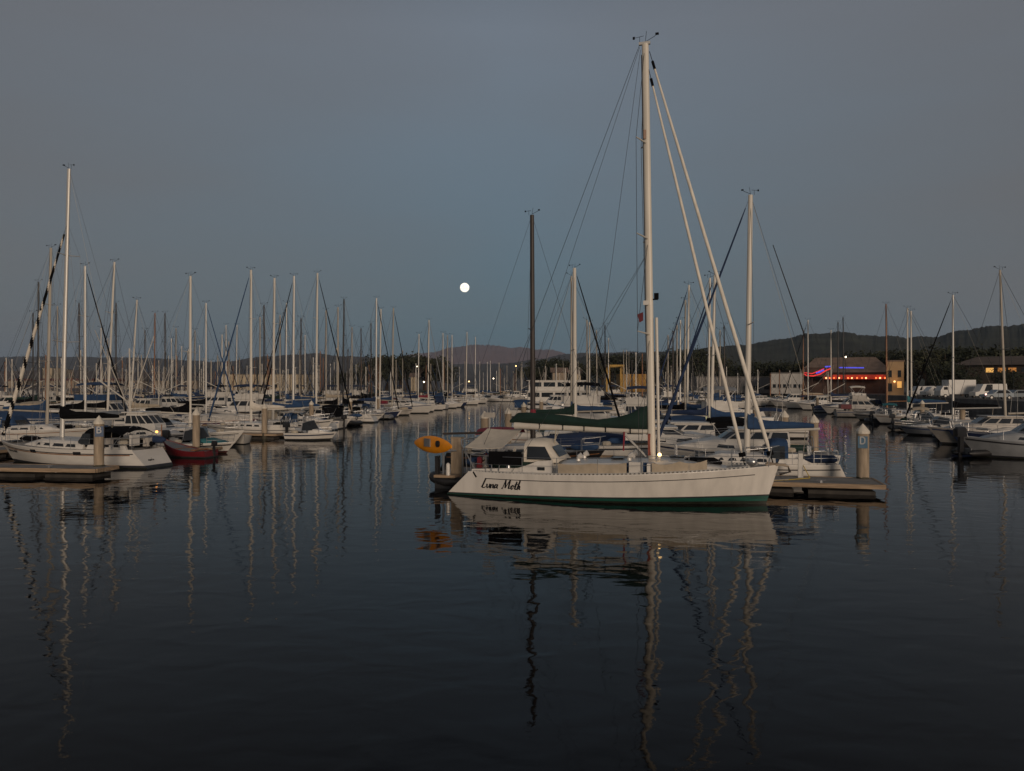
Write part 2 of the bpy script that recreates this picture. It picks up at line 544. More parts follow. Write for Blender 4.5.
def add_fender(parent, h, x, side, m=None, ln=.55, r=.11):
    e = h.edge(x, side)
    z1 = e.z - .25
    p = h.at(x, z1 - ln / 2, side, r + .01)
    q = MB()
    q.loft([[(p.x + rr * math.cos(2 * math.pi * i / 8), p.y + rr * math.sin(2 * math.pi * i / 8), z1 - k) for i in range(8)]
            for k, rr in ((ln, .03), (ln - .05, r * .8), (ln - .12, r), (.12, r), (.05, r * .8), (0, .03))], 0)
    q.tube((p.x, p.y, z1), (e.x, e.y, e.z + .3), .01, n=4)
    return q.build('fender', m or WHITE, parent)

def add_rails(h, parent, x0, x1, n=6, ht=.6, m=STEEL, wires=True, r=.012, name='guard_rail'):
    q = MB()
    for side in (1, -1):
        tops = []
        for i in range(n + 1):
            x = x0 + (x1 - x0) * i / n
            e = h.edge(x, side, .07)
            q.tube(e, e + Vector((0, 0, ht)), r, n=5)
            tops.append(e)
        if wires:
            for k in (ht * .98, ht * .52):
                for a, b in zip(tops[:-1], tops[1:]):
                    q.tube(a + Vector((0, 0, k)), b + Vector((0, 0, k)), .006 if r < .014 else .009, n=4)
    return q.build(name, m, parent)

def add_pulpit(h, parent, bow=True, ht=.62, r=.014, name=None, x_in=1.1):
    q = MB()
    if bow:
        tip = Vector((h.L / 2 + .02, 0, h.zs(1) + ht + .05))
        for side in (1, -1):
            e1, e2 = h.edge(h.L / 2 - x_in, side, .06), h.edge(h.L / 2 - .35, side, .0)
            a1 = e1 + Vector((0, 0, ht)); a2 = e2 + Vector((.12, side * .03, ht + .03))
            q.path([e1, a1, a2, tip], r).path([e2, a2], r)
            q.path([e1 + Vector((0, 0, ht * .5)), e2 + Vector((.05, 0, ht * .5))], r * .8)
    else:
        xs = -h.L / 2 + h.rt
        cs = []
        for side in (1, -1):
            e1, e2 = h.edge(xs + x_in, side, .06), h.edge(xs + .08, side, .1)
            a1 = e1 + Vector((0, 0, ht)); a2 = e2 + Vector((0, 0, ht))
            q.path([e1, a1, a2, e2], r)
            q.path([e1 + Vector((0, 0, ht * .5)), e2 + Vector((0, 0, ht * .5))], r * .8)
            cs.append(a2)
        for k in (0, ht * .5):
            q.tube(cs[0] - Vector((0, 0, k)), cs[1] - Vector((0, 0, k)), r)
    return q.build(name or ('pulpit' if bow else 'pushpit'), STEEL, parent)

def masthead_gear(parent, top, s=1.0):
    q = MB()
    t = Vector(top)
    q.tube(t, t + Vector((.05, 0, .45 * s)), .008, n=4)
    q.path([t + Vector((.0, 0, .05)), t + Vector((.35 * s, 0, .22 * s)), t + Vector((.42 * s, 0, .30 * s))], .010, n=4)
    q.box(t + Vector((.44 * s, 0, .30 * s)), (.12 * s, .10 * s, .05))
    q.tube(t + Vector((-.42 * s, 0, .24 * s)), t + Vector((-.05, 0, .28 * s)), .008, n=4)
    q.box(t + Vector((-.42 * s, 0, .24 * s)), (.08 * s, .02, .10 * s))
    q.tube(t + Vector((-.2 * s, 0, 0)), t + Vector((-.2 * s, 0, .27 * s)), .008, n=4)
    return q.build('masthead_gear', BLK, parent)

# ------------------------------------------------------------------ a sailing boat
def sailboat(label, mx_w, my_w, ang, L, H, hull='white', bottom='dark', spar='silver', cover='blue', furl=None, dodger=None, bimini=None,
             lean=0.0, det=1, group=None, mf=0.6, frac=1.0, mr=None, boom=True, cabin=True, name='sailboat', seed=0, spread=True, radar=False,
             engine=False, wheel=False, fenders=0, zs=1.0, cat='sailboat', stripe=True, tr=.70, rt=.045):
    rg = random.Random(seed * 31 + int(L * 100))
    a = R(ang)
    mx = L * (mf - .5)
    B = 0.32 * L + .15
    root = empty(name, (mx_w - mx * math.cos(a), my_w - mx * math.sin(a), 0), a, label, cat, group)
    fb, fs = (.085 * L + .25) * zs, (.06 * L + .26) * zs
    h = Hull(L, B, fb, fs, rb=.09 * L, rt=rt * L, tr=tr)
    h.build([HULL[hull], STRIPE if stripe else HULL[hull], BOTT[bottom], DECK], root, n=16 if det else 10)
    hc = .37 + .008 * L
    xa, xb = -.14 * L, .27 * L
    wins = [(-.10 * L, .01 * L, .35, .8), (.03 * L, .13 * L, .38, .78)] if det == 1 else [(-.11 * L, .12 * L, .38, .78)]
    if det == 2: wins = [(-.10 * L, -.04 * L, .35, .8), (-.03 * L, .04 * L, .35, .8), (.055 * L, .10 * L, .38, .78), (.12 * L, .15 * L, .4, .76)]
    zd = h.zs(.45)
    if cabin:
        cab = add_cabin(h, xa, xb, .68, hc, HULL[hull] if hull in ('white', 'cream') else WHITE, root, wins=wins, sf=.14 * L, n=6)
        if det:
            MB().box((.19 * L, 0, h.zs(.7) + hc * .82), (.5, .5, .05)).build('hatch', GLASS, cab)
    if det:
        add_rub_rail(h, root, rg.choice((STRIPE, STRIPE, NAVY, WOOD)))
        add_clutter(h, root, rg, .05 * L, .40 * L, .03, 3)
        add_clutter(h, root, rg, -.38 * L, -.18 * L, .1, 3)
    # cockpit coamings and well
    q = MB()
    for sy in (1, -1):
        q.box((-.27 * L, sy * B * .27, h.zs(.22) + .12), (.24 * L, .14, .26), taper=.9)
    q.box((-.27 * L, 0, h.zs(.22) + .03), (.22 * L, B * .42, .02), mi=1)
    q.build('cockpit', [WHITE, PLASTG], root)
    # mast
    zb = zd + (hc if cabin else 0)
    wl = Vector((lean * math.cos(a), -lean * math.sin(a), 0))
    top = Vector((mx, 0, H)) + wl
    foot = Vector((mx, 0, zb - .1))
    mr = mr or ((.0070 * H + .014) if det == 2 else (.0058 * H + .012))
    M = SPAR[spar]
    if spar in ('silver', 'white') and mr < .115:
        M = rg.choice((M, ALUD) if spar == 'silver' else (M,))
    mast = MB().tube(foot, top, mr * 1.15, mr * .85, n=10, ell=.72).build('mast', M, root)
    up = (top - foot)
    if spread:
        q = MB()
        for fr in ((.36, .68) if H > 13 else (.5,)):
            c = foot + up * fr
            for sy in (1, -1):
                q.tube(c, c + Vector((-.12, sy * (.05 * L + .35) * (1.1 - .4 * fr), .06)), .03, .018, n=5)
        q.build('spreader', M, mast)
    if det or H > 11: masthead_gear(mast, top, .8 if det else 1.0)
    if radar:
        c = foot + up * .42 + Vector((.26, 0, 0))
        MB().box(c - Vector((.1, 0, .12)), (.3, .12, .05)).sphere(c, .28, sc=(1, 1, .45)).build('radar_dome', WHITE, mast)
    # boom and sail cover
    bz = zb + .95 if cabin else zd + 1.1
    bl = .37 * L
    p = Vector((mx - mr - .05, 0, bz)); qd = Vector((mx - bl, 0, bz + .12))
    if boom:
        bo = MB().tube(p, qd, .075, .06, n=8).build('boom', M, root)
        if cover:
            cover_mesh(p + Vector((.15, 0, .02)), qd + Vector((.25, 0, .04)), .21, hmul=1.9, seed=seed, n=12, nmast=rg.uniform(.7, 1.5)).build('sail_cover', CANV[cover], bo)
        if det:
            MB().tube(qd + Vector((.1, 0, 0)), top, .006, n=4).tube(qd + Vector((.6, 0, 0)), (qd.x + .7, 0, h.zs(.2) + .2), .015, n=4).build('topping_lift', ROPE, bo)
    # stays
    q = MB()
    wr = .007 if det == 2 else .012 if det else .017
    bowp = Vector((L / 2 - .08, 0, h.zs(1) + .05))
    fst = foot + up * frac
    q.tube(bowp, fst, wr, n=4)
    q.tube((-L / 2 + h.rt + .05, 0, h.zs(0) + .05), top, wr, n=4)
    for sy in (1, -1):
        e = h.edge(mx - .1, sy, .08)
        for fr in (.36, .68) if H > 13 else (.5,):
            c = foot + up * fr + Vector((-.12, sy * (.05 * L + .35) * (1.1 - .4 * fr), .06))
            q.tube(e, c, wr, n=4)
            q.tube(c, foot + up * min(frac, .995), wr, n=4)
    q.build('standing_rigging', WIRE, root)
    if furl == 'striped':
        d = fst - bowp
        m = MB()
        nseg, nn_ = 90, 10
        dn = d.normalized()
        u_ = dn.cross(Vector((0, 1, 0))).normalized()
        v_ = dn.cross(u_)
        vs = []
        for i in range(nseg + 1):
            k = .03 + .92 * i / nseg
            rr = (.125 - .075 * (i / nseg)) * (1 if i > 2 else .5)
            c = bowp + d * k
            vs += [c + u_ * rr * math.cos(2 * math.pi * j / nn_) + v_ * rr * math.sin(2 * math.pi * j / nn_) for j in range(nn_)]
        fs, ms = [], []
        for i in range(nseg):
            for j in range(nn_):
                fs.append((i * nn_ + j, i * nn_ + (j + 1) % nn_, (i + 1) * nn_ + (j + 1) % nn_, (i + 1) * nn_ + j))
                ms.append(0 if ((i / nseg * 9.5) + j / nn_) % 1 < (.36 if .14 < i / nseg < .62 else .72) else 1)
        m.add(vs, fs, ms).build('furled_jib', [BLK, CANW], root)
        MB().tube(bowp + d * .02, bowp + d * .03, .11, n=8).build('furling_drum', BLK, root)
    elif furl:
        q = MB()
        d = fst - bowp
        pts = [bowp + d * k for k in (.035, .06, .3, .6, .9, .95)]
        rr = [.03, .065 + .002 * L, .06 + .001 * L, .05, .035, .02]
        for i in range(5):
            q.tube(pts[i], pts[i + 1], rr[i], rr[i + 1], n=7, cap=False)
        q.tube(bowp + d * .02, bowp + d * .032, .10, n=8)
        q.build('furled_jib', CANV[furl] if furl in CANV else MATS[furl], root)
    if dodger: add_dodger(xa - .55, xa + .1, B * .30, zd + .1, .95, CANV[dodger], root)
    if bimini: add_bimini(-.42 * L, -.20 * L, B * .36, zd + 1.75, zd, CANV[bimini], root)
    if det:
        add_pulpit(h, root, True)
        add_pulpit(h, root, False)
        add_rails(h, root, -.36 * L, .36 * L, 5 if L < 10 else 6, r=.012 if det == 2 else .016)
    if wheel:
        q = MB()
        c = Vector((-.34 * L, 0, zd + .75))
        ring = [c + Vector((0, .42 * math.cos(t * math.pi / 8), .42 * math.sin(t * math.pi / 8))) for t in range(17)]
        q.path(ring, .016, n=5)
        for t in range(0, 16, 3): q.tube(c, ring[t], .008, n=4)
        q.box(c - Vector((-.12, 0, .4)), (.16, .2, .8))
        q.build('steering_wheel', STEEL, root)
    if engine: add_outboard(root, -L / 2 + h.rt - .2, B * .18, .55, .8)
    for i in range(fenders):
        add_fender(root, h, (-.25 + .22 * i) * L, rg.choice((1, -1)), rg.choice((WHITE, NAVYC, WHITE)))
    root['len'] = L
    return root, h

# ------------------------------------------------------------------ power boats
def motorboat(label, x, y, ang, L, kind='cruiser', hull='white', bottom='dark', canvas=None, group=None, det=1, engines=0, seed=0, band=None, cat='motorboat', name='motorboat'):
    rg = random.Random(seed)
    root = empty(name, (x, y, 0), R(ang), label, cat, group)
    B = min(.30 * L + .55, 4.2)
    tall = kind in ('cruiser', 'flybridge', 'fishing')
    h = Hull(L, B, (.10 * L + .45) if tall else (.07 * L + .35), (.05 * L + .42) if tall else (.035 * L + .38), rb=.13 * L, rt=-.02 * L, tr=.88, pw=2.6, sag=.02, band=(.06, .10))
    h.build([HULL[hull], STRIPE if not band else CANV.get(band, STRIPE), BOTT[bottom], DECK], root, n=12)
    if det:
        add_rub_rail(h, root, rg.choice((STRIPE, NAVY, STRIPE, BLUEB)), .10, .09)
    add_clutter(h, root, rg, -.42 * L, -.26 * L, .05, 3)
    MB().box((-.36 * L, 0, h.zs(.14) + .025), (.2 * L, B * .7, .05)).build('cockpit_shade_panel', PLASTG, root)  # dark panel on the deck, painting in the shade of a sunken cockpit
    zd = h.zs(.4)
    W = MATS['white_gelcoat']
    if kind in ('cruiser', 'flybridge', 'fishing'):
        # raised fore cabin
        add_cabin(h, -.02 * L, .36 * L, .8, .45 + .012 * L, W, root, sf=.22 * L, wins=[(.04 * L, .14 * L, .35, .75)], name='fore_cabin')
        hh = .95 + .035 * L + rg.uniform(-.1, .15) if kind != 'cruiser' else .75 + rg.uniform(-.12, .2)
        x0, x1 = (-.26 * L, .10 * L) if kind != 'fishing' else (-.08 * L, .16 * L)
        w = B * .36
        z0 = zd + .25
        rings = []
        for z, xa, xb, ww in ((z0, x0, x1 + .25, w), (z0 + hh * .42, x0, x1 + .15, w * .99), (z0 + hh * .45, x0, x1 + .13, w * .98), (z0 + hh * .9, x0 + .05, x1 - .42, w * .9), (z0 + hh, x0 + .1, x1 - .5, w * .86)):
            rings.append([(xa, -ww, z), (xb - .25, -ww, z), (xb, -ww * .6, z), (xb, ww * .6, z), (xb - .25, ww, z), (xa, ww, z)])
        house = MB().loft(rings, 0).build('wheelhouse', W, root, smooth=0.3)
        # windows between the 3rd and 4th ring
        a, b = rings[2], rings[3]
        for i, nsplit in ((0, 3), (1, 1), (2, 2), (3, 1), (4, 3)):
            j = i + 1
            for k in range(nsplit):
                t0, t1 = (k + .08) / nsplit, (k + .92) / nsplit
                A0, A1 = Vector(a[i]).lerp(Vector(a[j]), t0), Vector(a[i]).lerp(Vector(a[j]), t1)
                B0, B1 = Vector(b[i]).lerp(Vector(b[j]), t0), Vector(b[i]).lerp(Vector(b[j]), t1)
                nrm = (A1 - A0).cross(B0 - A0).normalized() * .012
                qv = [A0.lerp(B0, .08) + nrm, A1.lerp(B1, .08) + nrm, A1.lerp(B1, .92) + nrm, A0.lerp(B0, .92) + nrm]
                MB().add(qv, [(0, 1, 2, 3)]).build('window', GLASS, house, smooth=0)
        zr = z0 + hh
        MB().box(((x0 + x1 - .5) / 2 - .1, 0, zr + .03), (x1 - x0 - .2, w * 1.95, .07)).build('roof', W, house)
        if kind == 'flybridge':
            fr = []
            for z, k in ((zr + .07, 1.0), (zr + .62, 1.05)):
                fr.append([(x0 + .1, -w * .9 * k, z), (x1 - .9, -w * .9 * k, z), (x1 - .65, 0, z), (x1 - .9, w * .9 * k, z), (x0 + .1, w * .9 * k, z)])
            inner = [[(p[0] * .97, p[1] * .93, p[2]) for p in r] for r in fr]
            MB().loft(fr, 0, closed=False, caps=False).loft(inner[::-1], 0, closed=False, caps=False).build('flybridge', CANV[band] if band else W, root, smooth=0.3)
            MB().box((x1 - 1.1, 0, zr + .45), (.35, .9, .7)).box((x1 - 1.9, 0, zr + .4), (.5, 1.0, .6)).build('helm_seat', W, root)
            if canvas: add_bimini(x0 + .2, x1 - .7, w * .95, zr + 1.45, zr + .5, CANV[canvas], root)
        elif canvas:
            add_bimini(x0 - .22 * L, x0 + .3, w * 1.05, zr + .1, zd, CANV[canvas], root, name='cockpit_canopy')
            MB().add([(x0 - .2 * L, sy * w * 1.02, zd + .3 + k) for sy in (1, -1) for k in (0, zr - zd - .2)] + [(x0, sy * w * 1.02, zd + .3 + k) for sy in (1, -1) for k in (0, zr - zd - .2)],
                     [(0, 1, 3, 2), (0, 4, 5, 1), (2, 3, 7, 6)]).build('canopy_curtain', CANV[canvas], root, smooth=0)
        if kind == 'fishing':
            q = MB()
            q.tube((x0 - .3, 0, zd), (x0 - .35, 0, zr + 4.2), .07, .045)
            for sy in (1, -1):
                q.tube((x0 - .35, 0, zr + .2), (x0 - .6, sy * 2.9, zr + 5.2), .035, .02)
                q.tube((x0 - .35, 0, zr + 4.0), (x0 - .5, sy * 1.6, zr + 2.8), .008, n=4)
            q.tube((x0 - .3, 0, zr + .6), (-.46 * L, 0, zr + 2.2), .05)
            q.tube((x0 - .35, 0, zr + 4.2), (.46 * L, 0, h.zs(.97)), .01, n=4)
            q.build('outrigger_mast', SPARW, root)
        if det: add_pulpit(h, root, True, ht=.55, x_in=.26 * L)
        q = MB()
        q.tube((x0 + .2, .3, zr), (x0 + .2, .3, zr + 1.8), .01, n=4).tube((x0 + .4, -.4, zr), (x0 + .3, -.4, zr + 1.3), .01, n=4)
        q.build('antenna', W, house)
    elif kind == 'inflatable':
        pass
    elif kind == 'skiff':
        q = MB().box((-.02 * L, 0, zd + .35), (.5, .6, .75), taper=.85).box((-.18 * L, 0, zd + .15), (.4, B * .6, .3))
        q.build('console', W, root)
        if canvas: add_bimini(-.22 * L, .08 * L, B * .36, zd + 1.5, zd, CANV[canvas], root)
        MB().add([(.02 * L, -.3, zd + .72), (.02 * L, .3, zd + .72), (-.03 * L, .26, zd + 1.05), (-.03 * L, -.26, zd + 1.05)], [(0, 1, 2, 3)]).build('windscreen', GLASS, root, smooth=0)
    elif kind == 'cuddy':
        add_cabin(h, -.02 * L, .40 * L, .82, .34, MATS['white_gelcoat'] if hull != 'teal' else OFFW, root, sf=.3 * L, name='cuddy')
        rr = [[(0.06 * L, -B * .38, zd + .25), (.13 * L, 0, zd + .33), (.06 * L, B * .38, zd + .25)], [(-.02 * L, -B * .34, zd + .95), (.03 * L, 0, zd + 1.0), (-.02 * L, B * .34, zd + .95)]]
        ws = MB().loft(rr, 0, closed=False, caps=False)
        for sy in (-1, 1):
            ws.add([(.06 * L, sy * B * .38, zd + .25), (-.16 * L, sy * B * .39, zd + .22), (-.14 * L, sy * B * .36, zd + .8), (-.02 * L, sy * B * .34, zd + .95)], [(0, 1, 2, 3)])
        ws.build('windscreen', GLASS, root, smooth=0)
        q = MB().path([r for r in rr[1]], .02).path([(-.02 * L, B * .34, zd + .95), (-.14 * L, B * .36, zd + .8), (-.16 * L, B * .39, zd + .2)], .02).path([(-.02 * L, -B * .34, zd + .95), (-.14 * L, -B * .36, zd + .8), (-.16 * L, -B * .39, zd + .2)], .02)
        q.build('windscreen_frame', STEEL, root)
        if canvas: add_bimini(-.24 * L, 0.0, B * .36, zd + 1.2, zd + .2, CANV[canvas], root)
        if det: add_pulpit(h, root, True, ht=.4, x_in=.3 * L)
    elif kind == 'covered':
        rings = []
        n = 10
        for i in range(n + 1):
            xx = -L * .49 + L * .93 * i / n
            e = h.edge(xx)
            k = math.sin(math.pi * min(1, .12 + .8 * i / n)) ** .6
            rings.append([(xx, e.y * 1.02, e.z - .12), (xx, e.y * .98, e.z + .08), (xx, e.y * .5, e.z + .55 * k), (xx, 0, e.z + .72 * k), (xx, -e.y * .5, e.z + .55 * k), (xx, -e.y * .98, e.z + .08), (xx, -e.y * 1.02, e.z - .12)])
        MB().loft(rings, 0, closed=False).build('boat_cover', CANV[canvas or 'navy'], root, smooth=0.6)
    for i in range(engines):
        add_outboard(root, -L / 2 - .15, (i - (engines - 1) / 2) * .7, .62, 1.1)
    return root, h

def tender(label, x, y, ang, L, m, group=None, engine=True, z=.0):
    o = empty('tender', (x, y, z), R(ang), label, 'tender', group)
    r, w = .2, .62
    pts = [(-L / 2, -w, .28), (-L / 2 + .3, -w, .26), (L * .15, -w, .27), (L * .36, -w * .75, .33), (L * .46, -w * .35, .40), (L * .49, 0, .42), (L * .46, w * .35, .40), (L * .36, w * .75, .33), (L * .15, w, .27), (-L / 2 + .3, w, .26), (-L / 2, w, .28)]
    rings = []
    for i, p in enumerate(pts):
        a, b = Vector(pts[max(i - 1, 0)]), Vector(pts[min(i + 1, len(pts) - 1)])
        d = (b - a).normalized()
        sd_ = Vector((-d.y, d.x, 0)).normalized()
        rr = r * (.35 if i in (0, len(pts) - 1) else 1)
        rings.append([Vector(p) + sd_ * rr * math.cos(t) + Vector((0, 0, rr * math.sin(t))) for t in [2 * math.pi * j / 8 for j in range(8)]])
    MB().loft(rings, 0).build('tube', m, o, smooth=1)
    MB().box((-.05, 0, .2), (L * .8, 1.1, .06)).build('floor', PLASTG, o, smooth=0)
    MB().box((-L * .42, 0, .36), (.06, 1.05, .34)).build('transom', PLASTG, o, smooth=0)
    MB().box((-.1, 0, .44), (.24, 1.2, .04)).build('thwart', WOOD, o, smooth=0)
    if engine: add_outboard(o, -L / 2 - .02, 0, .42, .7)
    return o

# ------------------------------------------------------------------ lettering drawn as brush strokes
GLY = {
    'L': ([[(.30, 1.0), (.24, .7), (.14, .25), (.08, .05)], [(.0, .06), (.14, .06), (.26, .0), (.40, .0), (.52, .12)]], .60),
    'u': ([[(0, .40), (.04, .12), (.14, 0), (.28, .15), (.36, .42), (.34, .10), (.46, .02)]], .46),
    'n': ([[(0, .40), (.03, 0), (.10, .30), (.24, .42), (.30, .30), (.29, .05), (.42, .02)]], .42),
    'a': ([[(.32, .36), (.16, .42), (.03, .22), (.09, .01), (.24, .10), (.35, .42), (.33, .08), (.46, .02)]], .60),
    'M': ([[(0, .06), (.10, .02), (.20, .5), (.28, 1.0), (.36, .5), (.42, .12), (.62, .6), (.80, 1.0), (.80, .5), (.82, .06), (.98, .08)]], 1.0),
    'o': ([[(.18, .42), (.05, .30), (.04, .10), (.15, 0), (.28, .12), (.28, .32), (.18, .42), (.42, .34)]], .40),
    't': ([[(.16, .82), (.08, .12), (.17, 0), (.30, .06)], [(-.02, .52), (.32, .58)]], .32),
    'h': ([[(.16, .96), (.10, .5), (.02, 0)], [(.05, .18), (.18, .42), (.27, .32), (.25, .06), (.38, .02)]], .40),
    ' ': ([], .28),
    'D': ([[(0, 0), (0, 1), (.35, 1), (.58, .8), (.6, .5), (.58, .2), (.35, 0), (0, 0)]], .7),
    'B': ([[(0, 0), (0, 1), (.35, 1), (.5, .88), (.5, .65), (.35, .53), (0, .53)], [(.35, .53), (.58, .4), (.58, .14), (.38, 0), (0, 0)]], .7),
    '~': ([[(0, .1), (.12, .4), (.2, .1), (.32, .42), (.4, .08), (.52, .3)]], .6),
    '|': ([[(0, 0), (.05, .9)]], .22),
}
def letters(text, size, slant, fn, mats, parent, name='lettering', bw=.075, direction=1):
    """fn maps (u, v) in metres on the sign to a point of the surface; strokes are flat ribbons along it"""
    m = MB()
    u = 0.0
    for c in text:
        st, adv = GLY[c]
        for line in st:
            pts = [Vector((u + (p[0] + slant * p[1]) * size, p[1] * size)) for p in line]
            for a, b in zip(pts[:-1], pts[1:]):
                d = (b - a)
                if d.length < 1e-5: continue
                d.normalize()
                k = bw * size * (.7 if slant == 0 else .55 + .65 * max(0.0, -d.y))
                nn = Vector((-d.y, d.x)) * k
                e = d * k * .4
                qd = [fn(*(p)) for p in (a - e - nn, b + e - nn, b + e + nn, a - e + nn)]
                m.add(qd, [(0, 1, 2, 3)])
        u += adv * size * (1.0 if slant == 0 else 1.05)
    return m.build(name, mats, parent, smooth=0)

# ------------------------------------------------------------------ docks and piles
def dock(label, x0, y0, x1, y1, w, group=None, name='floating_dock', z=.42, cleats=True, cat='dock'):
    """front edge from (x0, y0) to (x1, y1); the deck lies to the left of that direction"""
    d = Vector((x1 - x0, y1 - y0))
    Ln = d.length
    root = empty(name, (x0, y0, 0), math.atan2(d.y, d.x), label, cat, group)
    m = MB()
    n = max(1, int(Ln / 3))
    for i in range(n):
        m.box((Ln * (i + .5) / n, w / 2, z - .05), (Ln / n - .02, w - .12, .1))
    m.build('deck', CONC, root, smooth=0)
    q = MB()
    for y in (0.03, w - .03):
        q.box((Ln / 2, y, z - .07), (Ln + .06, .09, .17))
    q.box((-.03, w / 2, z - .07), (.09, w - .16, .17)).box((Ln + .03, w / 2, z - .07), (.09, w - .16, .17))
    q.build('timber_waler', WALER, root, smooth=0)
    q = MB()
    k = max(1, int(Ln / 2.6))
    for i in range(k):
        q.box((Ln * (i + .5) / k, w / 2, .02), (Ln / k * .82, w - .4, z - .18))
    q.build('float', FLOATM, root, smooth=0)
    if cleats:
        for i in range(max(2, int(Ln / 4))):
            c = Vector((Ln * (i + .5) / max(2, int(Ln / 4)), .18, z))
            MB().box(c + Vector((0, 0, .05)), (.08, .05, .1)).tube(c + Vector((-.16, 0, .11)), c + Vector((.16, 0, .11)), .022, n=5).build('cleat', STEEL, root)
    return root

def pile(label, x, y, z=2.7, r=.22, letter=None, group='piles standing along the docks', ang=None, board=None):
    o = empty('dock_pile', (x, y, 0), 0, label, 'pile', group)
    n = 12
    m = MB()
    rg = random.Random(int(x * 100 + y))
    rings = [[(r * math.cos(2 * math.pi * i / n) + rg.uniform(-.01, .01), r * math.sin(2 * math.pi * i / n), zz) for i in range(n)] for zz in (-.5, .75, 1.5, z - .34)]
    m.loft(rings, 0).build('shaft', PILE, o, smooth=0.8)
    MB().loft([[(rr * r * math.cos(2 * math.pi * i / n), rr * r * math.sin(2 * math.pi * i / n), zz) for i in range(n)] for rr, zz in ((1.02, -.3), (1.03, .45), (1.0, .5))], 0, caps=False).build('weed_band', PILEWET, o)
    MB().loft([[(rr * r * math.cos(2 * math.pi * i / n), rr * r * math.sin(2 * math.pi * i / n), zz) for i in range(n)] for rr, zz in ((1.12, z - .40), (1.12, z - .30), (.05, z))], 0).build('cap', CAPM, o, smooth=0.5)
    if letter:
        a = math.atan2(-y, -x)          # the board faces the open water
        if ang is not None: a = R(ang)
        fx, fy = math.cos(a), math.sin(a)
        tx, ty = -fy, fx
        def fn(u, v, off=r + .045):
            return (fx * off + tx * u, fy * off + ty * u, v)
        w, hgt, zc = .18, .48, z - .74
        b = MB()
        c0 = [fn(u, v, r + .03) for u, v in ((-w, zc - hgt / 2), (w, zc - hgt / 2), (w, zc + hgt / 2), (-w, zc + hgt / 2))]
        c1 = [fn(u, v, r + .0) for u, v in ((-w, zc - hgt / 2), (w, zc - hgt / 2), (w, zc + hgt / 2), (-w, zc + hgt / 2))]
        b.add(c0 + c1, [(0, 1, 2, 3), (7, 6, 5, 4), (0, 4, 5, 1), (1, 5, 6, 2), (2, 6, 7, 3), (3, 7, 4, 0)])
        sg = b.build('sign_board', board or SIGNB, o, smooth=0)
        letters(letter, .27, 0, lambda u, v: fn(u - .085, v + zc - .06), LETW, sg, bw=.12)
    return o

# ------------------------------------------------------------------ water, land, hills, moon
def water_material():
    m = bpy.data.materials.new('harbour_water')
    m.use_nodes = True
    nt = m.node_tree
    b = nt.nodes['Principled BSDF']
    b.inputs['Base Color'].default_value = (0.0035, 0.0032, 0.0036, 1)
    b.inputs['Roughness'].default_value = 0.02
    b.inputs['IOR'].default_value = 1.30
    b.inputs['Specular IOR Level'].default_value = 0.21
    tc = nt.nodes.new('ShaderNodeTexCoord')
    prev = None
    for sc, amp, st, det in ((0.32, 0.020, (1, 1.3, 1), 2), (0.9, 0.0145, (1, 1.5, 1), 1.5), (4.5, 0.0011, (1, 1.6, 1), 3)):
        mp = nt.nodes.new('ShaderNodeMapping')
        mp.inputs['Scale'].default_value = st
        mp.inputs['Rotation'].default_value = (0, 0, R(20))
        nz = nt.nodes.new('ShaderNodeTexNoise')
        nz.inputs['Scale'].default_value = sc
        nz.inputs['Detail'].default_value = det
        nz.inputs['Distortion'].default_value = 0.6
        nt.links.new(tc.outputs['Object'], mp.inputs[0])
        nt.links.new(mp.outputs[0], nz.inputs['Vector'])
        ml = nt.nodes.new('ShaderNodeMath')
        ml.operation = 'MULTIPLY'
        ml.inputs[1].default_value = amp
        nt.links.new(nz.outputs['Fac'], ml.inputs[0])
        if prev:
            ad = nt.nodes.new('ShaderNodeMath')
            ad.operation = 'ADD'
            nt.links.new(prev.outputs[0], ad.inputs[0])
            nt.links.new(ml.outputs[0], ad.inputs[1])
            prev = ad
        else:
            prev = ml
    bp = nt.nodes.new('ShaderNodeBump')
    bp.inputs['Strength'].default_value = 1.0
    bp.inputs['Distance'].default_value = 1.0
    nt.links.new(prev.outputs[0], bp.inputs['Height'])
    nt.links.new(bp.outputs[0], b.inputs['Normal'])
    return m
wm = MB().add([(-12000, -250, 0), (12000, -250, 0), (12000, 12500, 0), (-12000, 12500, 0)], [(0, 1, 2, 3)]).build('water', water_material(), smooth=0)
tag(wm, kind='structure')

LANDM = mat('quay_ground', (0.09, 0.085, 0.075), 0.95, 0.3, 0.15)
QUAYW = mat('quay_wall_stone', (0.12, 0.11, 0.10), 0.9, 0.35, 0.6)
land = [(52, 30), (60, 66), (72, 112), (84, 165), (88, 200), (60, 245), (-10, 262), (-90, 275), (-128, 330), (-140, 700), (1500, 1500), (1500, 30)]
tag(MB().prism(land, -1.0, 2.0, 1, 0).build('shore_ground', [LANDM, QUAYW], smooth=0), kind='structure')

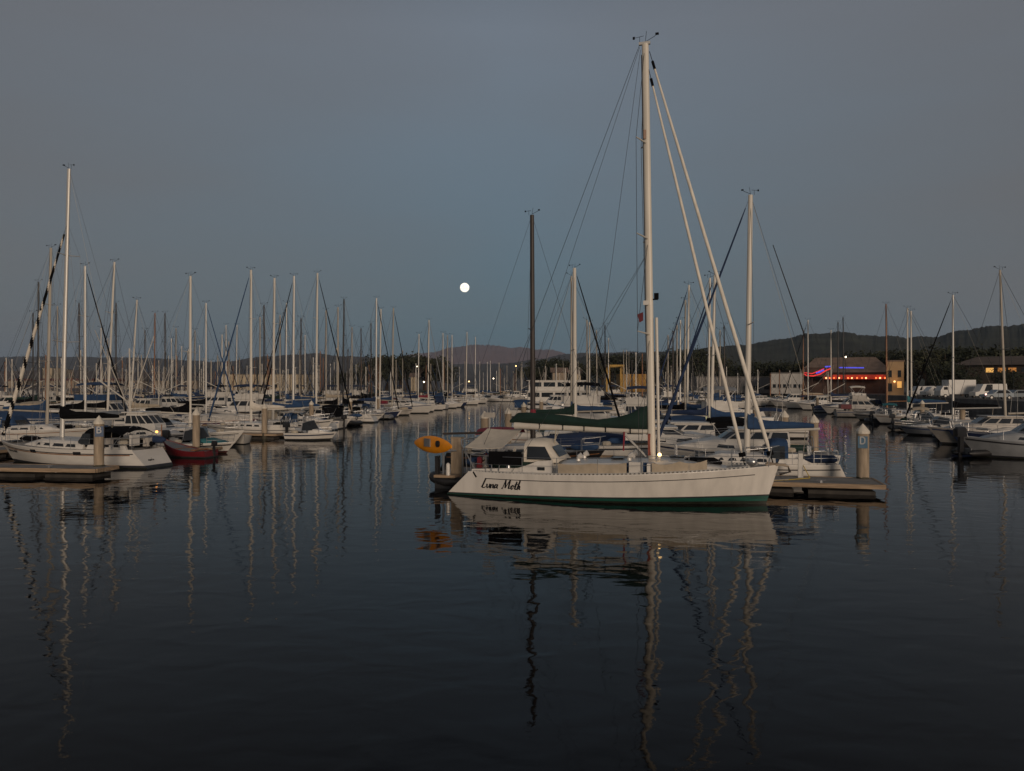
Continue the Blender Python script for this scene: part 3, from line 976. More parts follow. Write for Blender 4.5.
def hill(name, dist, depth, prof, m, seed=1, rough=0.06, n=420):
    """prof: (pixel column, pixel row) of the crest as it stands at that distance"""
    rg = random.Random(seed)
    ph = [rg.uniform(0, 6.28) for _ in range(12)]
    px0, px1 = prof[0][0], prof[-1][0]
    def crest(px):
        for a, b in zip(prof[:-1], prof[1:]):
            if px <= b[0]:
                t = (px - a[0]) / (b[0] - a[0])
                t = t * t * (3 - 2 * t)
                return a[1] + (b[1] - a[1]) * t
        return prof[-1][1]
    vs = []
    rowsn = 14
    for i in range(n + 1):
        px = px0 + (px1 - px0) * i / n
        X = wx(px, dist)
        hc = max(wz(crest(px), dist), 1.0)
        for k in range(rowsn + 1):
            t = k / rowsn
            sh = math.sin(min(t / .62, 1) * math.pi / 2) ** 1.3 if t < .62 else math.cos((t - .62) / .38 * math.pi / 2)
            nn = sum(math.sin(px * (.03 + .035 * j) + ph[j] + t * (3 + j * 1.7)) / (1 + j * .5) for j in range(8)) * rough * hc * (1 if k < rowsn else 0) * .35
            fine = rg.uniform(-1, 1) * rough * hc * .30
            y = dist + depth * (t - .62)
            vs.append((X * (y / dist) if t > .0 else X * (y / dist), y, max(hc * sh + (nn + fine) * sh, 0) - (2 if k in (0, rowsn) else 0)))
    q = rowsn + 1
    fs = [(i * q + k, (i + 1) * q + k, (i + 1) * q + k + 1, i * q + k + 1) for i in range(n) for k in range(rowsn)]
    return tag(MB().add(vs, fs).build(name, m, smooth=1.2), kind='structure')
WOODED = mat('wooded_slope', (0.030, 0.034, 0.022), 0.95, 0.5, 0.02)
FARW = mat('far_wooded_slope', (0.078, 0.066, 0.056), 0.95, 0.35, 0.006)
BARE = mat('alpenglow_mountain', (0.25, 0.16, 0.152), 0.95, 0.12, 0.004)  # pink of the alpenglow is put into this base colour
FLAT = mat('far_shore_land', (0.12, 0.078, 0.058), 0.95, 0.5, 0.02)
hill('hills', 1500, 1200, [(560, 362), (600, 356), (640, 354), (690, 351), (730, 347), (780, 342), (815, 336), (850, 334), (880, 337), (905, 339), (930, 338), (960, 333), (1000, 329), (1060, 327), (1150, 330)], WOODED, 3, .05)
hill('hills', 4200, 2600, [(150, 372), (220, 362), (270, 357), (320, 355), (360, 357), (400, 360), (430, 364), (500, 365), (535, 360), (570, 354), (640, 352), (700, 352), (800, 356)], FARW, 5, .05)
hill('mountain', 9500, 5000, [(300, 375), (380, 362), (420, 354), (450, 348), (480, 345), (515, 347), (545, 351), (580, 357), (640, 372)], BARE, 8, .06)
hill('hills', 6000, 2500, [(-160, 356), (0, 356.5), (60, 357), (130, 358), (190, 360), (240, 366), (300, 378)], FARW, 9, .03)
hill('coast_plain', 2600, 1500, [(-160, 370), (0, 371), (60, 370), (130, 372), (200, 373), (260, 377), (330, 381)], FLAT, 11, .05)

def moon_material():
    m = bpy.data.materials.new('moon_surface')
    m.use_nodes = True
    nt = m.node_tree
    b = nt.nodes['Principled BSDF']
    b.inputs['Base Color'].default_value = (0.3, 0.3, 0.3, 1)
    nz = nt.nodes.new('ShaderNodeTexNoise')
    nz.inputs['Scale'].default_value = 0.02
    rp = nt.nodes.new('ShaderNodeValToRGB')
    rp.color_ramp.elements[0].position = .35
    rp.color_ramp.elements[0].color = (.75, .68, .55, 1)
    rp.color_ramp.elements[1].position = .6
    rp.color_ramp.elements[1].color = (1, .95, .83, 1)
    tc = nt.nodes.new('ShaderNodeTexCoord')
    nt.links.new(tc.outputs['Object'], nz.inputs['Vector'])
    nt.links.new(nz.outputs['Fac'], rp.inputs['Fac'])
    nt.links.new(rp.outputs[0], b.inputs['Emission Color'])
    b.inputs['Emission Strength'].default_value = 1.6
    return m
MD = 16000.0
mo = MB().sphere((0, 0, 0), 4.6 / F * MD, 32, 18).build('moon', moon_material(), loc=(wx(464.7, MD), MD, wz(287.5, MD)), smooth=3)
tag(mo, 'bright full moon hanging in the dusk sky above the masts', 'moon')

# the evening air between here and the hills
hm = bpy.data.materials.new('evening_haze')
hm.use_nodes = True
hn = hm.node_tree
hn.nodes.clear()
hv = hn.nodes.new('ShaderNodeVolumePrincipled')
hv.inputs['Color'].default_value = (.62, .78, 1.0, 1)
hv.inputs['Density'].default_value = 0.00005
ho = hn.nodes.new('ShaderNodeOutputMaterial')
hn.links.new(hv.outputs[0], ho.inputs['Volume'])
hz_ = MB().box((0, 6200, 299), (25000, 13300, 606)).build('haze', hm, smooth=0)
tag(hz_, kind='stuff')

# ------------------------------------------------------------------ the white sloop moored at the dock end
LR = empty('sailboat', (3.60, 28.96, 0), R(-17), 'large white sloop with green sail cover and green bottom, moored alone at the dock end', 'sailboat')
LH = Hull(12.2, 3.7, 1.36, .90, rb=.42, rt=.95, tr=.66, pw=2.3, sag=.05, band=(.04, .29), mid=.45)
LH.build([CREAM, STRIPE, GREENB, DECK], LR, n=30)
# pinstripe under the rail, on both sides
for sy in (1, -1):
    q = MB()
    xs = [-4.4 + 9.7 * i / 24 for i in range(25)]
    vs = []
    for x in xs:
        z = LH.edge(x).z - .20 - .02 * (x / 5)
        vs += [LH.at(x, z, sy, .006), LH.at(x, z - .028, sy, .006)]
    q.add(vs, [(2 * i, 2 * i + 1, 2 * i + 3, 2 * i + 2) for i in range(24)]).build('pinstripe', STRIPE, LR, smooth=0)
letters('Luna Moth', .35, .30, lambda u, v: LH.at(-4.58 + u * .98, .35 + v, -1, .012), LETB, LR, name='lettering', bw=.075)
letters('Luna Moth', .37, .30, lambda u, v: LH.at(-2.7 - u * .93, .33 + v, 1, .012), LETB, LR, name='lettering', bw=.085)
def LD(x): return LH.edge(x).z
cab = add_cabin(LH, -1.9, 4.5, .60, .42, WHITE, LR, sf=2.2, n=10, wins=[(-1.2, -.3, .38, .75), (.1, 1.0, .38, .75), (1.6, 2.3, .36, .72)])
for x, w in ((2.6, .5), (.4, .45), (3.5, .4)):
    MB().box((x, 0, LD(x) + (.47 if x < 3 else .30)), (w, w, .06)).build('hatch', GLASS, cab)
for x in (-1.0, .9):
    for sy in (.55, -.55):
        MB().tube((x, sy, LD(x) + .42), (x, sy, LD(x) + .56), .08, .07, n=8).tube((x, sy, LD(x) + .56), (x + .14, sy, LD(x) + .64), .09, .12, n=8).build('dorade_vent', CREAM, cab)
# cockpit: coamings with a small side window, well, seats
q = MB()
for sy in (1, -1):
    w = 1.28
    q.loft([[(x, sy * (w - .0), LD(x) - .02), (x, sy * (w - .1), LD(x) + hgt), (x, sy * (w - .34), LD(x) + hgt), (x, sy * (w - .38), LD(x) - .02)] for x, hgt in ((-5.0, .12), (-3.2, .2), (-2.75, .34), (-2.4, .48), (-1.85, .5))], 0)
coam = q.build('cockpit_coaming', CREAM, LR, smooth=.5)
for sy in (1, -1):
    MB().box((-2.25, sy * 1.275, LD(-2.2) + .2), (.27, .03, .12)).build('window', GLASS, coam)
MB().box((-3.5, 0, LD(-3.5) - .03), (2.9, 1.5, .04)).box((-4.9, 0, LD(-5) + .15), (.5, 1.6, .3)).build('cockpit', PLASTG, LR)
for x, sy in ((-2.6, .95), (-3.6, .98), (-2.6, -.95), (-3.6, -.98)):
    MB().tube((x, sy, LD(x) + .16), (x, sy, LD(x) + .36), .10, .08, n=10).build('winch', STEEL, LR)
# dodger, bimini, weather cloth
add_dodger(-3.0, -2.2, 1.05, LD(-2.4) + .42, .80, CANW, LR)
def slant(s_, off=0.0):
    out = []
    for i in range(9):
        t = i / 8
        x = -5.25 + 1.45 * t + .32 * s_
        out.append((x, -1.25 + 1.7 * s_, 1.86 + .62 * s_ - .04 * math.sin(math.pi * t) - .03 * math.sin(math.pi * s_) + off))
    return out
aw = [slant(k / 5) + slant(k / 5, -.02)[::-1] for k in range(6)]
aw = MB().loft(aw, 0).build('sun_awning', mat('beige_canvas', (.56, .50, .41), .85, .1, 3.0, bump=.015), LR, smooth=.8)
for p_, q_ in (((-5.25, -1.25, 1.85), (-5.2, -1.2, LD(-5.2))), ((-3.8, -1.25, 1.85), (-3.9, -1.3, LD(-3.9))), ((-4.9, .45, 2.46), (-4.9, .9, LD(-4.9)))):
    MB().tube(p_, q_, .016, n=5).build('awning_pole', STEEL, aw)
def rail_cloth(x0, x1, y, z0, z1, m, name, sag=0.0):
    n = 8
    fr, bk = [], []
    for i in range(n + 1):
        x = x0 + (x1 - x0) * i / n
        yy = -LH.edge(x, 1, .06).y if y is None else y
        zz = LD(x)
        s = sag * math.sin(math.pi * ((i * 2 / n) % 1)) if sag else 0
        fr.append((x, yy, zz + z0, zz + z1 - s))
    rings = [[(a[0], a[1], a[2]), (a[0], a[1] + .02, a[2]), (a[0], a[1] + .02, a[3]), (a[0], a[1], a[3])] for a in fr]
    return MB().loft(rings, 0).build(name, m, LR, smooth=0)
rail_cloth(-4.25, -2.95, -1.42, .34, .84, BLK, 'weather_cloth')
rail_cloth(-1.5, .98, None, .06, .44, TAN, 'weather_cloth', .05)
rail_cloth(1.85, 3.7, None, .06, .42, TAN, 'weather_cloth', .09)
MB().box((1.28, -1.5, LD(1.3) + .24), (.46, .3, .42)).build('deck_locker', WHITE, LR)
MB().box((1.75, -1.45, LD(1.7) + .2), (.16, .25, .36)).build('deck_locker', CREAM, LR)
# rails
for sy in (1, -1):
    wires = MB()
    tops = []
    for x in (-4.4, -2.9, -1.55, -.05, 1.5, 3.1, 4.5):
        e = LH.edge(x, sy, .07)
        MB().tube(e, e + Vector((0, 0, .64)), .013, n=6).build('stanchion', STEEL, LR)
        tops.append(e)
    tops = [LH.edge(-5.0, sy, .1)] + tops + [LH.edge(5.1, sy, .04)]
    for k in (.63, .33):
        for a, b in zip(tops[:-1], tops[1:]):
            wires.tube(a + Vector((0, 0, k)), b + Vector((0, 0, k)), .007, n=4)
    wires.build('lifeline', STEEL, LR)
for sy in (1, -1):
    q = MB()
    pr = [LH.edge(-4.9 + i * .145, sy, .02) + Vector((0, 0, .085)) for i in range(70)]
    for a, c in zip(pr[:-1], pr[1:]): q.tube(a, c, .011, n=4)
    for e in pr: q.box(e - Vector((0, 0, .03)), (.07, .02, .055))
    q.build('toe_rail', ALU, LR, smooth=0)
add_pulpit(LH, LR, True, .66, .016)
add_pulpit(LH, LR, False, .66, .016, x_in=1.0)
# mast, boom, sail
mxl, mtop = 1.66, 16.9
ft = Vector((mxl, 0, LD(mxl) + .40)); tp = Vector((mxl - .25, 0, mtop))
LM = MB().tube(ft, tp, .145, .125, n=14, ell=.62).build('mast', mat('cream_painted_spar', (.68, .63, .54), .4, .08, 1.5, stretch=(3, 3, .3)), LR)
MB().tube(ft + Vector((-.15, 0, .9)), tp + Vector((-.13, 0, -.4)), .02, n=6).build('sail_track', SPARD, LM)
def along(k): return ft.lerp(tp, k)
for k, sl in ((.30, 1.15), (.53, .95), (.76, .7)):
    q = MB()
    for sy in (1, -1):
        q.tube(along(k), along(k) + Vector((-.30, sy * sl, .05)), .035, .02, n=6)
    q.build('spreader', SPARW, LM)
masthead_gear(LM, tp + Vector((0, 0, .02)), 1.0)
MB().box(tp + Vector((-.02, 0, .02)), (.42, .10, .10)).build('masthead_crane', ALU, LM)
MB().box(along(.385) + Vector((.26, 0, .1)), (.16, .12, .22)).box(along(.385) + Vector((.2, 0, -.02)), (.24, .05, .05)).build('steaming_light', BLK, LM)
MB().box(along(.375) + Vector((-.1, -.16, 0)), (.2, .08, .16)).build('radar_reflector', CREAM, LM)
MB().box(along(.78) + Vector((-.06, -.10, 0)), (.10, .05, .34), rz=.4).build('mast_bracket', WOOD, LM)
MB().loft([[(along(.345).x - .20, -.30 + .04 * j, along(.345).z + .10 - k + .02 * j) for j in range(2)] + [(along(.345).x - .42 + .3 * k, -.27 - .04 * j, along(.345).z + .03 - k) for j in range(2)] for k in (0, .15, .30)], 0).build('pennant', REDH, LR)
sp = MB().tube((mxl + .27, -.12, LD(mxl) + .5), (mxl + .18, -.12, 6.7), .055, .055, n=8)
sp.tube((mxl + .27, -.12, LD(mxl) + .35), (mxl + .27, -.12, LD(mxl) + .55), .07, n=8).build('spinnaker_pole', SPARW, LR)
gz = 2.52
bp_, bq_ = Vector((mxl - .16, 0, gz)), Vector((-3.65, 0, gz + .20))
LB = MB().tube(bp_ - Vector((0, 0, .03)), bq_ - Vector((0, 0, .07)), .09, .15, n=10).build('boom', SPARW, LR)
def green_cover():
    prof = [(0, .80, .16), (.05, .70, .2), (.12, .52, .22), (.22, .38, .23), (.36, .27, .22), (.48, .28, .23), (.60, .34, .24), (.75, .38, .24), (.9, .37, .22), (.97, .35, .2), (1.03, .10, .12)]
    rings = []
    rg = random.Random(4)
    for t, hh, w in prof:
        c = bp_.lerp(bq_, t) + Vector((-.02, 0, .02))
        ring = []
        for j in range(12):
            a = 2 * math.pi * j / 12
            ring.append(c + Vector((rg.uniform(-.02, .02), w * math.sin(a) * (1 if math.cos(a) < .2 else .62) + rg.uniform(-.012, .012), 1.15 * hh * (.5 + .5 * math.cos(a)) + rg.uniform(-.01, .012))))
        rings.append(ring)
    return MB().loft(rings, 0)
green_cover().build('sail_cover', GREEN, LB, smooth=.9)
for t in (.12, .3, .46, .62, .8):
    c = bp_.lerp(bq_, t)
    MB().box(c + Vector((0, -.13, -.04)), (.03, .03, .2)).build('cover_tie', BLK, LB)
# mainsheet, vang, halyards at the mast
MB().tube((-2.0, 0, gz + .0), (-2.1, 0, LD(-2) + .5), .02, n=5).tube((-1.9, .1, gz), (-2.3, .25, LD(-2) + .5), .012, n=5).build('mainsheet', ROPE, LR)
MB().tube((.5, 0, gz), (1.45, 0, LD(1.4) + .5), .04, n=6).build('boom_vang', ALU, LR)
q = MB()
rg = random.Random(3)
for i in range(9):
    y = -.16 + .03 * i
    q.tube((mxl - .12 + .03 * (i % 3), y, LD(mxl) + 1.35), (mxl - .1 + .05 * (i % 2), y * 1.3, LD(mxl) + .55), .022, n=5)
q.build('halyard_coil', mat('red_rope', (.25, .07, .05), .9, .3, 6), LM)
MB().tube((-.05 + .7, -.12, gz - .05), (.62, -.12, LD(.6) + .75), .03, n=5).build('preventer_line', REDC, LB)
# standing rigging
q = MB()
wr = .0085
for sy in (1, -1):
    e = LH.edge(mxl - .25, sy, .12)
    c1, c2, c3 = (along(k) + Vector((-.30, sy * sl, .05)) for k, sl in ((.30, 1.15), (.53, .95), (.76, .7)))
    q.path([e, c1, c2, c3, tp], wr, 4)
    q.path([e, along(.3)], wr, 4).path([c1, along(.53)], wr, 4)
    q.path([LH.edge(-5.0, sy, .15), Vector((-2.9, 0, 6.5)), tp + Vector((-.2, 0, 0))], wr, 4)
    q.path([LH.edge(-3.4, sy, .2), along(.50)], wr * .8, 4)
q.path([bq_ + Vector((.1, 0, .1)), tp + Vector((-.2, 0, -.1))], wr * .8, 4)
q.path([bp_.lerp(bq_, .42) + Vector((0, 0, .2)), tp + Vector((-.17, 0, -.2))], wr * .8, 4)
q.build('standing_rigging', WIRE, LR)
FUR = mat('furled_sail_cloth', (.76, .70, .60), .8, .14, 2.0, stretch=(6, 6, 1.2))
def furled(bx, zb, top, r, name='furled_jib'):
    a = Vector((bx, 0, zb)); t = Vector(top)
    pts = [a.lerp(t, k) for k in (.03, .05, .2, .45, .75, .955)]
    rr = [.035, r * 1.1, r * 1.15, r, r * .85, r * .55]
    m = MB()
    for i in range(5): m.tube(pts[i], pts[i + 1], rr[i], rr[i + 1], n=9, cap=False)
    o = m.build(name, FUR, LR)
    MB().tube(a, a.lerp(t, .03), .02, n=6).tube(a.lerp(t, .02), a.lerp(t, .03), .12, n=10).build('furling_drum', BLK, o)
    MB().tube(a.lerp(t, .955), a.lerp(t, .975), .05, n=6).tube(a.lerp(t, .975), t, .012, n=4).build('furling_swivel', BLK, o)
furled(5.92, 1.42, tp + Vector((.16, 0, -.3)), .066)
furled(4.95, 1.36, tp + Vector((.13, 0, -.95)), .060)
# anchor at the bow, bow roller
q = MB().box((6.0, 0, 1.40), (.7, .16, .08)).tube((5.7, 0, 1.48), (6.45, 0, 1.34), .03, n=6)
q.loft([[(6.42, -.02, 1.37), (6.42, .02, 1.37), (6.40, 0, 1.33)], [(6.52, -.16, 1.16), (6.52, .16, 1.16), (6.44, 0, 1.12)], [(6.10, -.24, 1.10), (6.10, .24, 1.10), (6.14, 0, 1.02)]], 0)
q.build('anchor', mat('rusty_galvanised', (.30, .24, .18), .7, .35, 8), LR)
MB().sphere((5.2, .0, LD(5.2) + .18), .16, sc=(1.2, .8, .9)).build('windlass', STEEL, LR)
# stern gear
q = MB()
for sy in (1, -1):
    q.path([(-4.85, sy * 1.12, LD(-4.9)), (-5.45, sy * 1.12, 1.95), (-5.5, sy * 1.0, 2.1)], .028, 6)
q.tube((-5.5, -1.0, 2.1), (-5.5, 1.0, 2.1), .028)
q.build('stern_arch', STEEL, LR)
MB().tube((-4.3, .4, 2.34), (-6.9, .6, 2.22), .045, n=6).build('davit_pole', SPARD, LR)
MB().tube((-4.3, 0, 1.1), (-4.3, 0, 1.6), .07, n=8).path([Vector((-4.38, .5 * math.cos(t * math.pi / 10), 1.68 + .5 * math.sin(t * math.pi / 10))) for t in range(21)], .018, 5).build('steering_wheel', STEEL, LR)
for i, (x, y, m_) in enumerate(((-4.75, -1.0, REDH), (-4.62, -.7, OFFW), (-5.1, .8, BLUE), (-4.9, .2, REDH))):
    MB().box((x, y, LD(x) + .36), (.2, .16, .4), taper=.8).tube((x, y, LD(x) + .5), (x, y, LD(x) + .62), .04).build('jerry_can', m_, LR)
rg = random.Random(12)
for i in range(16):
    x, y = rg.uniform(-4.9, -2.6), rg.uniform(-.95, .95)
    MB().tube((x, y, LD(x) + .25), (x + rg.uniform(-.3, .3), y + rg.uniform(-.2, .2), LD(x) + rg.uniform(.4, 1.0)), .02, n=5).build('running_line', rg.choice((ROPE, STEEL, MATS['red_rope'], BLK)), LR)
add_clutter(LH, LR, rg, -4.9, -3.2, .15, 9)
add_clutter(LH, LR, rg, -1.5, 4.8, .06, 6)
MB().tube((-5.0, .9, 1.2), (-5.0, .9, 2.9), .02, n=5).box((-5.0, .9, 3.0), (.5, .06, .2)).build('wind_generator', OFFW, LR)
MB().box((-3.3, .5, LD(-3.3) + .35), (.7, .4, .35)).box((-3.7, -.3, LD(-3.3) + .3), (.5, .4, .3), rz=.4).build('cockpit_cushion', GREYC, LR)
MB().tube((-4.92, -1.25, LD(-4.9) + .02), (-4.78, -1.285, LD(-4.8) - .17), .04, n=6).build('mooring_chock', BLK, LR)
lamp = MB().sphere((2.02, -.75, LD(2) + .62), .07, 8, 6).build('deck_lamp', WARM, LR)
for x in (-3.0, .6, 3.2): add_fender(LR, LH, x, 1, ln=.6, r=.13)
for (x0, x1, y1) in ((5.4, 6.6, 3.4), (-4.9, -5.6, 3.2)):
    q = MB()
    e = LH.edge(x0, 1, 0)
    q.path([e + Vector((0, 0, .08)), Vector(((x0 + x1) / 2, (e.y + y1) / 2, .62)), Vector((x1, y1, .5))], .016, 5)
    q.build('mooring_line', ROPE, LR)

# ------------------------------------------------------------------ docks and their piles
ua = R(-14)
dx, dy = math.cos(ua), math.sin(ua)
P0 = Vector((10.45, 29.95))
A = P0 + Vector((dx, dy)) * -14.0
B_ = P0 + Vector((dx, dy)) * 3.75
dock('concrete floating dock with timber edge running behind the big white sloop', A.x, A.y, B_.x, B_.y, 2.4)
v1 = (.115, .993)
w0 = Vector((6.0, 33.4))
def walk(label, x0, y0, ln, w, name='floating_walkway'):
    x1, y1 = x0 + v1[0] * ln, y0 + v1[1] * ln
    return dock(label, x0, y0, x1, y1, w, name=name, cleats=False)
walk('long floating walkway between the two rows of boats behind the big sloop', 6.6, 33.6, 150, 2.0)
walk('long floating walkway behind the row of boats nearest the B pile', -31.5, 30, 160, 2.0)
walk('floating walkway among the far masts below the low coast', -70.5, 30, 150, 2.0)
dock('concrete finger dock beside the white sloop with the striped furled jib', -33.0, 36.4, -18.8, 34.6, 1.7)
pile('concrete pile with pale pointed cap and blue B sign, beside the striped-jib sloop', -19.3, 35.9, 2.8, letter='B', board=SIGND)
pile('concrete pile with pale pointed cap and light blue D sign, at the dock end', 14.25, 31.2, 2.65, .24, letter='D')
for i, (x, y) in enumerate(((-19.2, 46.7), (-19.4, 60.2), (-18.8, 72), (-18.1, 86), (-17.8, 102), (-17.9, 126), (-18.1, 153))):
    pile(f'pale capped pile in the row beyond the B sign, {ordw(i)} from the B sign', x, y, 2.8)
    dock(f'finger dock at the foot of the {ordw(i)} pile beyond the B sign', x - 11, y + 2.0, x + 1.0, y - .4, 1.3, 'finger docks', cleats=False, name='finger_dock')
for i, (x, y) in enumerate(((-1.5, 42.2), (-.25, 48.9), (1.0, 65), (3.2, 84))):
    pile(f'pale capped pile beyond the boom of the big sloop, {ordw(i)} from the near end', x, y, 2.8)
    dock(f'finger dock at the {ordw(i)} pile beyond the boom of the big sloop', x - .9, y + .4, x + 7, y - .8, 1.2, 'finger docks', cleats=False, name='finger_dock')
for i, (x, y) in enumerate(((15.1, 38.4), (15.9, 44.8), (18.4, 58))):
    pile(f'pale capped pile in the water past the D sign, {ordw(i)} behind it', x, y, 2.75)
    dock(f'finger dock at the {ordw(i)} pile behind the D sign', x - 7, y + 1.2, x + .9, y - .3, 1.2, 'finger docks', cleats=False, name='finger_dock')
for i, (x, y) in enumerate(((38.7, 66), (43.8, 82), (50, 108), (48.5, 122), (56, 135))):
    pile(f'capped pile by the shore-side boats, {ordw(i)} from the grey hull at the edge', x, y, 2.65)
for i, (px, Y) in enumerate(((462.6, 215), (473.5, 220), (482.8, 225), (491, 230), (449, 210), (437, 205))):
    pile('small far-off pale capped pile where the channel ends', wx(px, Y), Y, 2.7, .24, group='far piles across the channel end')

# kayak stowed on the dock end
kt = empty('kayak', (-3.16, 30.45, 1.86), R(-52), 'short orange and yellow kayak stowed on its side beside the stern of the big sloop', 'kayak')
rings = []
for i in range(15):
    t = i / 14
    x = -1.35 + 2.7 * t
    k = max(math.sin(math.pi * (.02 + .96 * t)), .02) ** .6
    rings.append([(x, .17 * k * math.cos(a) * (1.35 if math.cos(a) > 0 else .55), .34 * k * math.sin(a)) for a in [2 * math.pi * j / 12 for j in range(12)]])
MB().loft(rings, 0).build('hull', ORANGE, kt, smooth=1)
MB().box((-.20, -.11, .07), (.42, .05, .32)).build('seat_well', PLASTG, kt)
MB().tube((.55, -.03, .06), (.55, -.125, .06), .13, n=14).tube((.55, -.12, .06), (.55, -.14, .06), .10, n=14).build('hatch_cover', RUBBER, kt)
kr = empty('kayak_rack', (-2.55, 31.2, 0), R(-14), 'rough timber rack and posts on the dock end under the orange kayak', 'rack')
MB().tube((-.35, .3, -.3), (-.35, .3, 1.5), .05).tube((.25, .9, -.3), (.25, .9, 1.5), .05).tube((-.5, .1, 1.5), (.4, 1.1, 1.5), .045).build('rack_frame', STEEL, kr)
MB().box((.05, .9, .9), (.42, .4, 2.2)).box((.05, .9, 2.02), (.46, .44, .06)).build('timber_post', PILE, kr, smooth=0)
MB().box((-.62, .35, .55), (.14, .3, 1.5)).box((-.3, .2, .10), (.7, .25, .35)).build('rubber_bumper', RUBBER, kr)
MB().loft([[(-.05 + rr * math.cos(2 * math.pi * i / 8), .0 + rr * math.sin(2 * math.pi * i / 8), z) for i in range(8)] for z, rr in ((.5, .03), (.56, .09), (1.0, .09), (1.06, .03))], 0).build('fender', WHITE, kr)
MB().box((-.2, .3, .50), (.9, .7, .1)).build('step', WALER, kr)
tender('small black inflatable tender tucked under the stern of the big sloop', -2.35, 31.95, 172, 1.9, RUBBER, engine=False)
pp = empty('power_pedestal', (11.85, 31.55, .42), R(-14), 'white power post on the dock end, left of the D sign', 'power post')
MB().box((0, 0, .5), (.2, .2, 1.0), taper=.85).build('post', WHITE, pp, smooth=0)
MB().box((0, 0, 1.05), (.22, .22, .1), taper=.7).build('cap', PLASTG, pp, smooth=0)
MB().path([Vector((.1, -.1, .5)), Vector((.3, -.5, .05)), Vector((-.4, -1.0, .03)), Vector((-1.2, -1.6, .03)), Vector((-1.6, -2.3, .1))], .018, 5).build('power_cord', mat('yellow_cord', (.5, .36, .06), .7), pp)

# ------------------------------------------------------------------ boats in the nearest row on the left of the open water
LEAN = 1.0
def row_boat(label, pxb, pxt, pyt, Y, ang, L=None, **kw):
    X = wx(pxb, Y)
    H = wz(pyt, Y)
    if L is None: L = min(max(H * .70, 6.5), 13.0)
    lean = (pxt - pxb) * Y / F
    return sailboat(label, X, Y, ang, L, H, lean=lean, seed=int(pxb * 7 + pyt), **kw)

# the near white sloop with its striped furled jib
b1, h1 = row_boat('white sloop with black and white striped furled jib and black sail cover', 62, 69, 169, 41.5, 163, L=10.8, tr=.6, rt=.075, hull='white', cover='black', spar='silver',
                  furl='striped', frac=.80, dodger='black', det=2, wheel=True, fenders=2, mr=.12)
for x, zz in ((1.2, .72), (-1.7, .66)):
    q = MB().add([h1.at(x + dx_, z_, 1, .012) for dx_, z_ in ((-.22, zz), (.22, zz), (.22, zz + .16), (-.22, zz + .16))], [(3, 2, 1, 0)])
    q.build('port_light', GLASS, b1, smooth=0)
q = MB()
xs = [-4.5 + 8.8 * i / 20 for i in range(21)]
vs = []
for x in xs:
    z = h1.edge(x).z - .22
    vs += [h1.at(x, z, 1, .008), h1.at(x, z - .05, 1, .008)]
q.add(vs, [(2 * i + 2, 2 * i + 3, 2 * i + 1, 2 * i) for i in range(20)]).build('pinstripe', WOOD, b1, smooth=0)
letters('~|~~ a ~u~|', .26, .25, lambda u, v: h1.at(4.3 - u, .62 + v, 1, .012), LETB, b1, name='name_lettering', bw=.08)
letters('~u~|~', .16, .2, lambda u, v: Vector((-5.41 + .81 * (.35 + v) / h1.fs, .5 - u, .35 + v)), LETB, b1, name='stern_lettering', bw=.1)
MB().box((-4.4, .7, h1.fs + .5), (.14, .55, .55)).build('life_raft_case', WHITE, b1)
MB().box((-4.4, -.3, h1.fs + .35), (.35, .5, .45), taper=.9).build('barbecue_box', OFFW, b1)
for x in (-3.6, -2.9): MB().box((x, 1.0, h1.zs(.2) + .35), (.4, .08, .4)).build('cockpit_window', GLASS, b1)

add_bimini(-4.0, -2.3, 1.15, 1.65, 1.0, BLK, b1, hh=.3, name='canopy')
b = empty('dinghy', (-19.2, 45.3, 0), R(164), 'red dinghy with high red bow and small orange lamp behind the striped-jib sloop', 'dinghy')
rh = Hull(3.5, 1.6, 1.05, .40, rb=.5, rt=.05, tr=.8, sag=.18, band=(.08, .10))
rh.build([REDH, REDH, DARKB, PLASTG], b, n=14)
MB().box((.3, 0, .5), (.3, 1.2, .06)).box((-.9, 0, .45), (.3, 1.2, .06)).build('thwart', WOOD, b, smooth=0)
MB().tube((1.5, .3, .8), (1.5, .3, 1.9), .03).tube((1.5, .3, 1.55), (1.7, .45, 1.5), .02).build('lamp_post', WOOD, b)
MB().sphere((1.7, .47, 1.47), .075, 8, 6).build('deck_lamp', mat('lamp_orange', (1.0, .38, .08), emit=4), b)
add_outboard(b, -1.9, 0, .5, .7)
b, h = motorboat('small white cabin boat with teal windscreen and bow lettering beside the second pile', -19.5, 48.2, -14, 4.8, 'cuddy', 'white', 'red', seed=6, engines=1)
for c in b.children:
    if c.name.startswith(('cuddy', 'cockpit_shade_panel')): c.data.materials[0] = TEALC
letters('||o||~||', .22, 0, lambda u, v: h.at(.3 + u, .52 + v, -1, .012), LETB, b, name='bow_lettering', bw=.1)
b = empty('dinghy', (-19.6, 55.6, 0), R(-62), 'rounded white dinghy lying bow on between the second and third piles', 'dinghy')
Hull(2.9, 1.45, .72, .5, rb=.35, rt=.05, tr=.85, sag=.06, band=(.05, .06)).build([WHITE, WHITE, DARKB, PLASTG], b, n=14)
MB().box((.1, 0, .45), (.25, 1.1, .05)).box((-.8, 0, .45), (.3, 1.1, .05)).build('thwart', WOOD, b, smooth=0)
